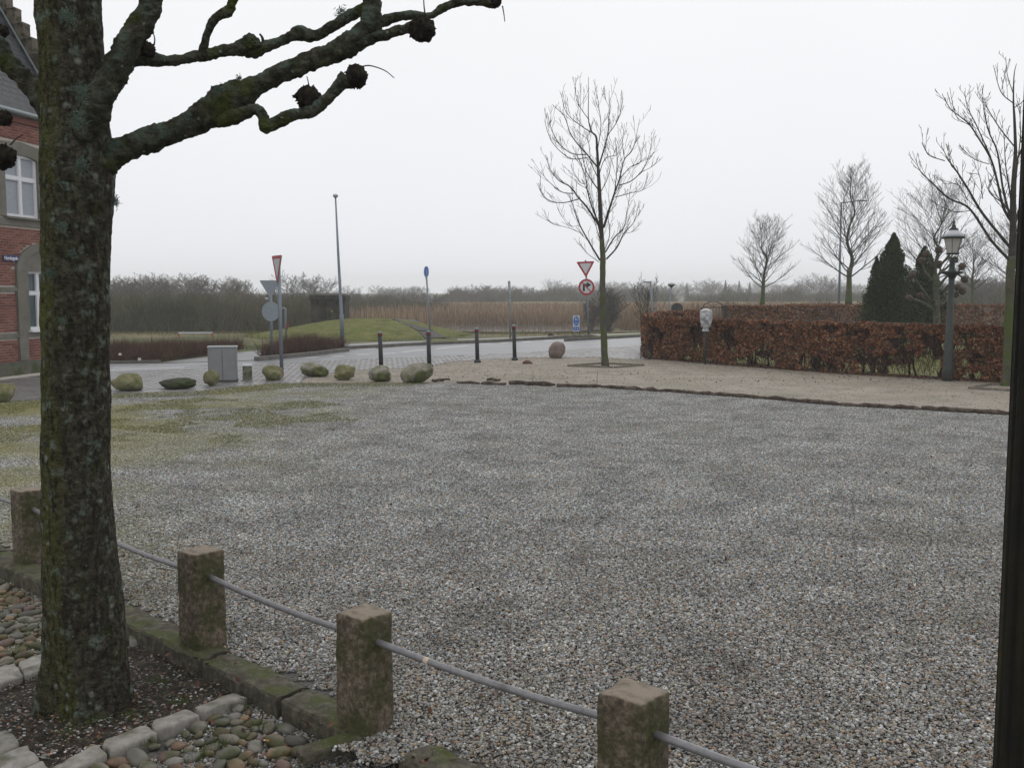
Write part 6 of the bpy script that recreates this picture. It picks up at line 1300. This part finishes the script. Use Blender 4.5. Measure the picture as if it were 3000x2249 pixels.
def brushband(name, lab, items, m, dens=1.0):
    mb = MB()
    for px, Y, wpx, topy, gz in items:
        x = D(px, 858, Y)[0]; zt_ = D(px, topy, Y)[2]; w_ = wpx * Y / F; tuftmesh(mb, (x, Y, gz), w_, zt_ - gz, int(900 * dens * min(2.5, max(.5, wpx / 50))), rr, tw=.00026 * Y)
        for k in range(3): pass
    return tag(tag(mb.obj(name, M[m]), kind='stuff'), lab, 'bushes')
items = []
for px in np.arange(-40, 980, 17): items.append((px + rr.normal() * 6, rr.uniform(78, 96), rr.uniform(38, 60), 858 + rr.normal() * 8 + (10 if px > 700 else 0), -1.0))
for px in np.arange(600, 1290, 17): items.append((px + rr.normal() * 6, rr.uniform(125, 150), rr.uniform(35, 55), 863 + rr.normal() * 5 + max(0, (px - 1180) * .28), -1.5))
for px in np.arange(-40, 1000, 20): items.append((px, rr.uniform(105, 125), rr.uniform(40, 60), 846 + rr.normal() * 7, -1.5))
brushband('thicket', 'dense olive brown thicket behind the mound and bunker', items, 'brush', 1.9)
items = []
for px in np.arange(1300, 1960, 14): items.append((px + rr.normal() * 5, rr.uniform(225, 260), rr.uniform(24, 44), 846 + rr.normal() * 7, -1.5))
for px in np.arange(2020, 3100, 15): items.append((px + rr.normal() * 5, rr.uniform(215, 250), rr.uniform(26, 46), 850 + rr.normal() * 7, -1.5))
for px in np.arange(2800, 3100, 15): items.append((px + rr.normal() * 5, rr.uniform(120, 150), rr.uniform(36, 56), 823 + rr.normal() * 7, -1.5))
brushband('far_thicket', 'far grey brown scrub behind the reed bed', items, 'brush', 1.6)
items = [(2180 + rr.normal() * 60, 78 + rr.normal() * 3, 40, 868 + rr.normal() * 6, -.9) for k in range(10)] + [(2262, 80, 35, 870, -.9), (2290, 80, 30, 872, -.9)]
brushband('osier_scrub', 'orange brown scrub behind the small rounded tree', items, 'orangetwig', .45)
items = [(2412, 95, 48, 855, -1.2), (2385, 97, 40, 868, -1.2), (2440, 96, 36, 868, -1.2)]; brushband('willow_bush', 'round grey brown bush left of the tall lamp', items, 'fartwig', .8)

def fartree_mesh(seed, m, nl=16, dens=4, tip=.03, spread=.8, hw=.38, ht=1.0):
    r_ = np.random.default_rng(seed); mb = MB(); Hh = 8.0; S = smooth_path([(0, 0, 0), (r_.normal() * .15, 0, Hh * .3), (r_.normal() * .3, r_.normal() * .3, Hh * .6), (r_.normal() * .3, 0, Hh * .95)], 5)
    tr = MB(); tr.tube(S[:5], np.linspace(.22, .15, 5), 6, cap=False); mb.tube(S[4:], np.linspace(.15, tip, len(S) - 4), 4, cap=False)
    for i in range(nl):
        t = .2 + .75 * (i + r_.random()) / nl; ii = int(t * (len(S) - 1)); a = i * 2.4; env = math.sin(math.pi * min(1, (1 - t) * .75 + .2)) ** .6
        grow(mb, S[ii], (math.cos(a), math.sin(a), .7 + .5 * t), Hh * hw * 1.25 * env * r_.uniform(.7, 1.2), max(tip, .08 * (1 - t)), 0, r_, up=.25, nseg=5, n=3, maxlv=2, dens=dens, tipr=tip, spread=spread)
    V = np.array(np.vstack(mb.v))
    for arr in mb.v: arr[:, 2] *= Hh / V[:, 2].max()
    return tr.mesh('trunk', M['fartwig']), mb.mesh('crown', M[m])
FT = [fartree_mesh(s, 'fartwig', nl=24, dens=9, tip=.017, hw=h) for s, h in ((1, .4), (2, .5), (3, .34), (4, .45), (5, .55))]
r7 = np.random.default_rng(19)
fill = []; places = []
def fill_tree(px, topy, Y, wsc=1.0, gz=-1.5): zt_ = D(px, topy, Y)[2]; fill.append((D(px, 858, Y)[0], Y, gz, max(2.0, zt_ - gz) / 8, wsc))
for px in np.arange(-60, 700, 24): fill_tree(px + r7.normal() * 8, 808 + r7.normal() * 7 - (10 if 400 < px < 640 else 0), r7.uniform(115, 145), 1.25)
for px in np.arange(720, 1290, 20): fill_tree(px + r7.normal() * 7, 856 + r7.normal() * 4, r7.uniform(150, 175), 1.3)
for px in np.arange(1110, 1240, 14): fill_tree(px, 838 + r7.normal() * 5, r7.uniform(330, 360), 1.2)
for px in np.arange(1330, 1990, 15): fill_tree(px + r7.normal() * 5, 840 + r7.normal() * 6, r7.uniform(240, 300), 1.3)
for px in np.arange(1600, 2900, 17): fill_tree(px + r7.normal() * 6, 832 + r7.normal() * 9, r7.uniform(420, 520), 1.4)
for px in np.arange(2790, 3120, 20): fill_tree(px + r7.normal() * 6, 810 + r7.normal() * 6, r7.uniform(130, 165), 1.3)
libT = bpy.data.collections.new('tree_library')
for k, (tr, cr_) in enumerate(FT):
    j_ = bpy.data.meshes.new('wood_tree'); import bmesh
    bm = bmesh.new(); bm.from_mesh(tr); bm.from_mesh(cr_); bm.to_mesh(j_); bm.free(); j_.materials.append(M['fartwig']); libT.objects.link(bpy.data.objects.new('t%02d' % k, j_))
me = bpy.data.meshes.new('woodland'); n = len(fill); me.vertices.add(n); me.vertices.foreach_set('co', np.array([f[:3] for f in fill], np.float32).ravel())
a1_ = me.attributes.new('idx', 'INT', 'POINT'); a1_.data.foreach_set('value', r7.integers(0, 5, n).astype(np.int32))
a1_ = me.attributes.new('rot', 'FLOAT', 'POINT'); a1_.data.foreach_set('value', (r7.random(n) * 6.28).astype(np.float32))
a1_ = me.attributes.new('scl', 'FLOAT_VECTOR', 'POINT'); a1_.data.foreach_set('vector', np.array([[f[3] * f[4], f[3] * f[4], f[3]] for f in fill], np.float32).ravel())
wo_ = link('woodland', me); ng = bpy.data.node_groups['gravel'].copy(); ng.name = 'woodland'
for nd in ng.nodes:
    if nd.bl_idname == 'GeometryNodeCollectionInfo': nd.inputs['Collection'].default_value = libT
    if nd.bl_idname == 'GeometryNodeInstanceOnPoints': ipn = nd
at_ = N(ng, 'GeometryNodeInputNamedAttribute', data_type='FLOAT_VECTOR'); at_.inputs[0].default_value = 'scl'; ng.links.new(at_.outputs[0], ipn.inputs['Scale'])
md = wo_.modifiers.new('scatter', 'NODES'); md.node_group = ng; me.materials.append(M['fartwig'])
tag(tag(wo_, kind='stuff'), 'hazy leafless woods along the whole skyline beyond the marsh', 'woods')
for px, ty, Y, ws, lb in [(330, 803, 130, 1.2, 'leafless tree just right of the big trunk in the left wood'), (415, 803, 128, 1.2, 'rounded leafless crown standing out of the left wood'), (700, 806, 140, 1.1, 'leafless tree of the left wood just left of the sign post'), (858, 790, 128, 1.25, 'tallest spreading leafless tree behind the give way sign'), (935, 802, 135, 1.2, 'round topped leafless tree left of the bunker, tall and pale'), (895, 800, 140, 1.1, 'leafless tree between the two taller ones left of the bunker'), (1030, 836, 145, 1.1, 'low leafless tree just right of the bunker and tall lamp'),
    (1150, 838, 300, 1.6, 'pale flat domed tree on the skyline between bunker and blue sign'), (1345, 834, 220, 1.2, 'leafless tree at the left end of the middle clump beyond the reeds'), (1400, 828, 222, 1.3, 'highest crown of the clump beyond the reeds left of the thin post'), (1445, 834, 228, 1.2, 'right hand crown of the clump beyond the reeds left of the thin post'), (1620, 832, 300, 1.1, 'hazy leafless tree beyond the dyke left of the give way triangle'),
    (2085, 812, 300, .9, 'slender hazy tree above the garden gate'), (2345, 812, 250, 1.1, 'broad hazy tree right of the small rounded tree'), (2395, 797, 255, 1.1, 'tall hazy tree between the rounded tree and the square arm lamp'), (2440, 805, 250, 1.0, 'hazy leafless tree directly left of the square arm lamp post'), (1778, 856, 108, 1.2, 'dark leafless tree in the reeds half hidden by the middle trunk')]:
    tr, cr_ = FT[r7.integers(5)]; o = thing('distant_tree', lb, 'tree', (D(px, 858, Y)[0], Y, -1.5), r7.random() * 6.28, group='single trees on the skyline'); sc_ = (D(px, ty, Y)[2] + 1.5) / 8; o.scale = (sc_ * ws, sc_ * ws, sc_); link('trunk', tr, o); link('crown', cr_, o)
# a few far conifers on the horizon
r8 = np.random.default_rng(3); cm = MB(); n = 2600; t = r8.random(n) ** .7; a = r8.random(n) * 6.283; P = np.c_[np.cos(a) * (1 - t) * 1.6 * r8.uniform(.6, 1, n), np.sin(a) * (1 - t) * 1.6 * r8.uniform(.6, 1, n), t * 8]; V, Fq, cc = leaves(P, .22, r8, np.array([(.02, .03, .014), (.03, .04, .02)])); cm.add(V, Fq, cc); cm = cm.mesh('crown', M['conifer']); tk = MB(); tk.tube([(0, 0, 0), (0, 0, 4), (0, 0, 7.5)], [.15, .1, .03], 5); tk = tk.mesh('trunk', M['knob'])
for px, ty, lb in ((2012, 830, 'pointed dark skyline conifer just right of the mushroom headed lamp'), (2125, 822, 'hazy pointed conifer above the right post of the iron gate'), (2165, 824, 'hazy pointed conifer between the gate and the small rounded tree'), (2196, 828, 'hazy pointed conifer just left of the small rounded tree'), (2608, 800, 'dark spire of a far conifer behind the tall dark garden conifer'), (1924, 836, 'small hazy pointed conifer beside the box headed lamp')):
    Y = 400 if px < 2500 else 260; z_ = D(px, ty, Y)[2]; o = thing('distant_conifer', lb, 'conifer', (D(px, 858, Y)[0], Y, -1.5), r8.random() * 6, group='skyline conifers'); s = (z_ + 1.5) / 8; o.scale = (s, s, s); link('trunk', tk, o); link('crown', cm, o)
# spindly tree by the box-headed lamp and bare shrub behind the middle tree
def spindly(px, basey, topy, hwpx, Y, lab, seed, n=9, m='twig', tip=.009):
    rr_ = np.random.default_rng(seed); o = thing('sapling', lab, 'tree', (D(px, 858, Y)[0], Y, float(terr(D(px, 858, Y)[0], Y)))); h_ = D(px, topy, Y)[2] - o.location[2]; mb = MB()
    for k in range(n): a = rr_.random() * 6.283; grow(mb, (rr_.normal() * .1, rr_.normal() * .1, 0), (math.cos(a) * .35, math.sin(a) * .35, 1), h_ * rr_.uniform(.75, 1.0), .035, 0, rr_, up=.3, nseg=8, n=4, maxlv=2, dens=8, tipr=tip, spread=.9)
    mb.obj('crown', M[m], o); m1 = MB(); m1.tube([(0, 0, -.1), (0, 0, .1), (0, 0, .3)], .09, 8); m1.obj('trunk', M['knob'], o)
spindly(1893, 912, 815, 40, 60, 'thin wispy sapling beside the box headed lamp', 2, n=6)
spindly(1783, 915, 852, 36, 95, 'dark bare bush in the reeds just behind the middle tree trunk', 3, n=22, tip=.02)
spindly(1735, 925, 885, 30, 95, 'low brown bush in the reeds left of the middle tree trunk', 5, n=12, tip=.015)

# ------------------------------------------------------------------ small litter in the foreground
r9 = np.random.default_rng(40)
def leaf_scatter(name, n, gen, size, lab):
    P = np.array([gen() for _ in range(n)]); V, Fq, cc = leaves(P, size, r9, np.array([(.07, .025, .014), (.12, .06, .03), (.04, .02, .012)]), 3); m1 = MB(); m1.add(V, Fq, cc); tag(tag(m1.obj(name, M['leaf']), kind='stuff'), lab, 'leaves')
leaf_scatter('fallen_leaves', 380, lambda: np.array([*G(r9.uniform(350, 2900), r9.uniform(1250, 2249))[:2], .012]), .02, 'scattered dead brown leaf scraps on the gravel')
sp_ = [(float(p[0]), float(p[1])) for p in sand]; m1 = MB(); V0, Fa = ICO[1]; k_ = 0
while k_ < 7000:
    y_ = 10 + 24 * r9.random() ** .8; x_ = r9.uniform(-8, 16)
    if abs(x_ / y_) > .56 or not inpoly(x_, y_, sp_): continue
    k_ += 1; q_ = r9.uniform(.005, .016); m1.add(V0 * q_ * [1.3, 1, .5] + [x_, y_, -.009], Fa, np.array([(.30, .26, .2), (.12, .10, .07), (.42, .4, .36), (.07, .055, .035)][r9.integers(4)]))
tag(tag(m1.obj('sand_grit', M['cobble']), kind='stuff'), 'scattered small stones and dark crumbs on the sand path', 'grit')
leaf_scatter('path_leaves', 260, lambda: np.array([*G(r9.uniform(1300, 2950), r9.uniform(1085, 1120))[:2], .0]), .03, 'dead leaf scraps on the sand path near the hedge')
def pitgen():
    while True:
        p = G(r9.uniform(0, 720), r9.uniform(1850, 2230), ZL)
        if inpoly(p[0], p[1], pit2): return np.array([p[0], p[1], ZL + .004 + r9.random() * .01])
leaf_scatter('pit_debris', 900, pitgen, .013, 'dark leaf debris on the soil of the tree pit')
m1 = MB()
for _ in range(150): p = pitgen(); a = r9.random() * 3.14; l_ = r9.uniform(.03, .11); m1.tube([p, p + [math.cos(a) * l_ / 2, math.sin(a) * l_ / 2, .006], p + [math.cos(a) * l_, math.sin(a) * l_, 0]], .0022, 4)
for _ in range(50): p = G(r9.uniform(300, 2900), r9.uniform(1500, 2240), .012); a = r9.random() * 3.14; l_ = r9.uniform(.04, .13); m1.tube([p, p + [math.cos(a) * l_ / 2, math.sin(a) * l_ / 2, .004], p + [math.cos(a) * l_, math.sin(a) * l_, 0]], .0022, 4)
tag(tag(m1.obj('twig_litter', M['twig']), kind='stuff'), 'thin fallen twigs lying on the gravel and in the tree pit', 'twigs')
m1 = MB()
V0, Fa = ICO[1]
for _ in range(1500): p = pitgen(); s = r9.uniform(.003, .009); m1.add(V0 * s * [1.3, 1, .6] + p, Fa, PAL[r9.integers(len(PAL))] * r9.uniform(.4, 1.1))
tag(tag(m1.obj('pit_grit', M['cobble']), kind='stuff'), 'scattered small stones on the dark soil of the pit', 'grit')
for px, py, z_, lb in ((135, 2209, ZL + .01, 'orange cigarette butt in the pit corner below the trunk'), (785, 2052, ZL + .03, 'orange cigarette butt beside the kerb on the cobbles'), (788, 2168, ZL + .03, 'orange cigarette butt among the cobbles left of the broken stone')):
    p = G(px, py, z_); a = r9.random() * 3.14; o = thing('cigarette_butt', lb, 'litter', p, a, 'cigarette butts'); m1 = MB(); m1.tube([(0, 0, 0), (.011, 0, 0), (.02, 0, 0)], .004, 8); m1.obj('filter', M['butt'], o); m1 = MB(); m1.tube([(.02, 0, 0), (.024, 0, 0), (.028, 0, 0)], .004, 8); m1.obj('stub', M['buttw'], o)
# grass tufts among the cobbles and on the pit
def g_tuft(n):
    xs_, ys_ = [], []
    cs = [G(px, py, ZL)[:2] for px, py in ((290, 2112), (385, 2100), (200, 2150), (700, 2075), (430, 2175), (590, 2215), (300, 2210), (30, 1750), (140, 1620), (850, 2080), (760, 2130), (470, 2000), (530, 2060), (640, 2180), (20, 1650), (60, 1900), (930, 2060))]
    for k in range(n): c = cs[r9.integers(len(cs))]; xs_.append(c[0] + r9.normal() * .035); ys_.append(c[1] + r9.normal() * .03)
    return np.array(xs_), np.array(ys_)
x, y = g_tuft(1500); n = len(x); a = r9.random(n) * 3.14; h_ = r9.uniform(.01, .035, n); dx, dy = np.cos(a) * .0015, np.sin(a) * .0015; V = np.stack([np.c_[x - dx, y - dy, 0 * x + ZL], np.c_[x + dx, y + dy, 0 * x + ZL], np.c_[x + r9.normal(0, .012, n), y + r9.normal(0, .012, n), ZL + .015 + h_]], 1).reshape(-1, 3)
m1 = MB(); m1.add(V, np.arange(n)[:, None] * 3 + np.array([0, 1, 2])[None], np.array([(.05, .09, .015), (.08, .11, .02)])[r9.integers(2, size=n)]); tag(tag(m1.obj('grass_tufts', M['blade']), kind='stuff'), 'small green grass tufts sprouting between the cobbles', 'grass')
# dry stalks by the timber edging
for px, lb in ((1561, 'thin dry stalk standing by the split log'), (1749, 'thin dry stalk standing behind the long timber edging')):
    p = G(px, 1130); m1 = MB(); m1.tube([p, p + [.0, 0, .16], p + [.01, 0, .34]], .005, 5); m1.tube([p, p + [-.05, 0, .05], p + [-.09, 0, .02]], .005, 5); tag(m1.obj('dry_stalk', M['twig']), lb, 'stalk')

# ------------------------------------------------------------------ haze
m = bpy.data.materials.new('haze'); m.use_nodes = True; t = m.node_tree; t.nodes.clear(); o_ = N(t, 'ShaderNodeOutputMaterial'); v = N(t, 'ShaderNodeVolumePrincipled'); v.inputs['Color'].default_value = (.97, .985, 1, 1); v.inputs['Density'].default_value = .0010; v.inputs['Anisotropy'].default_value = .0; t.links.new(v.outputs[0], o_.inputs['Volume'])
m1 = MB(); m1.box((0, 302, 4.6), (820, 684, 14.8)); hz_ = m1.obj('haze', m); tag(hz_, kind='stuff')
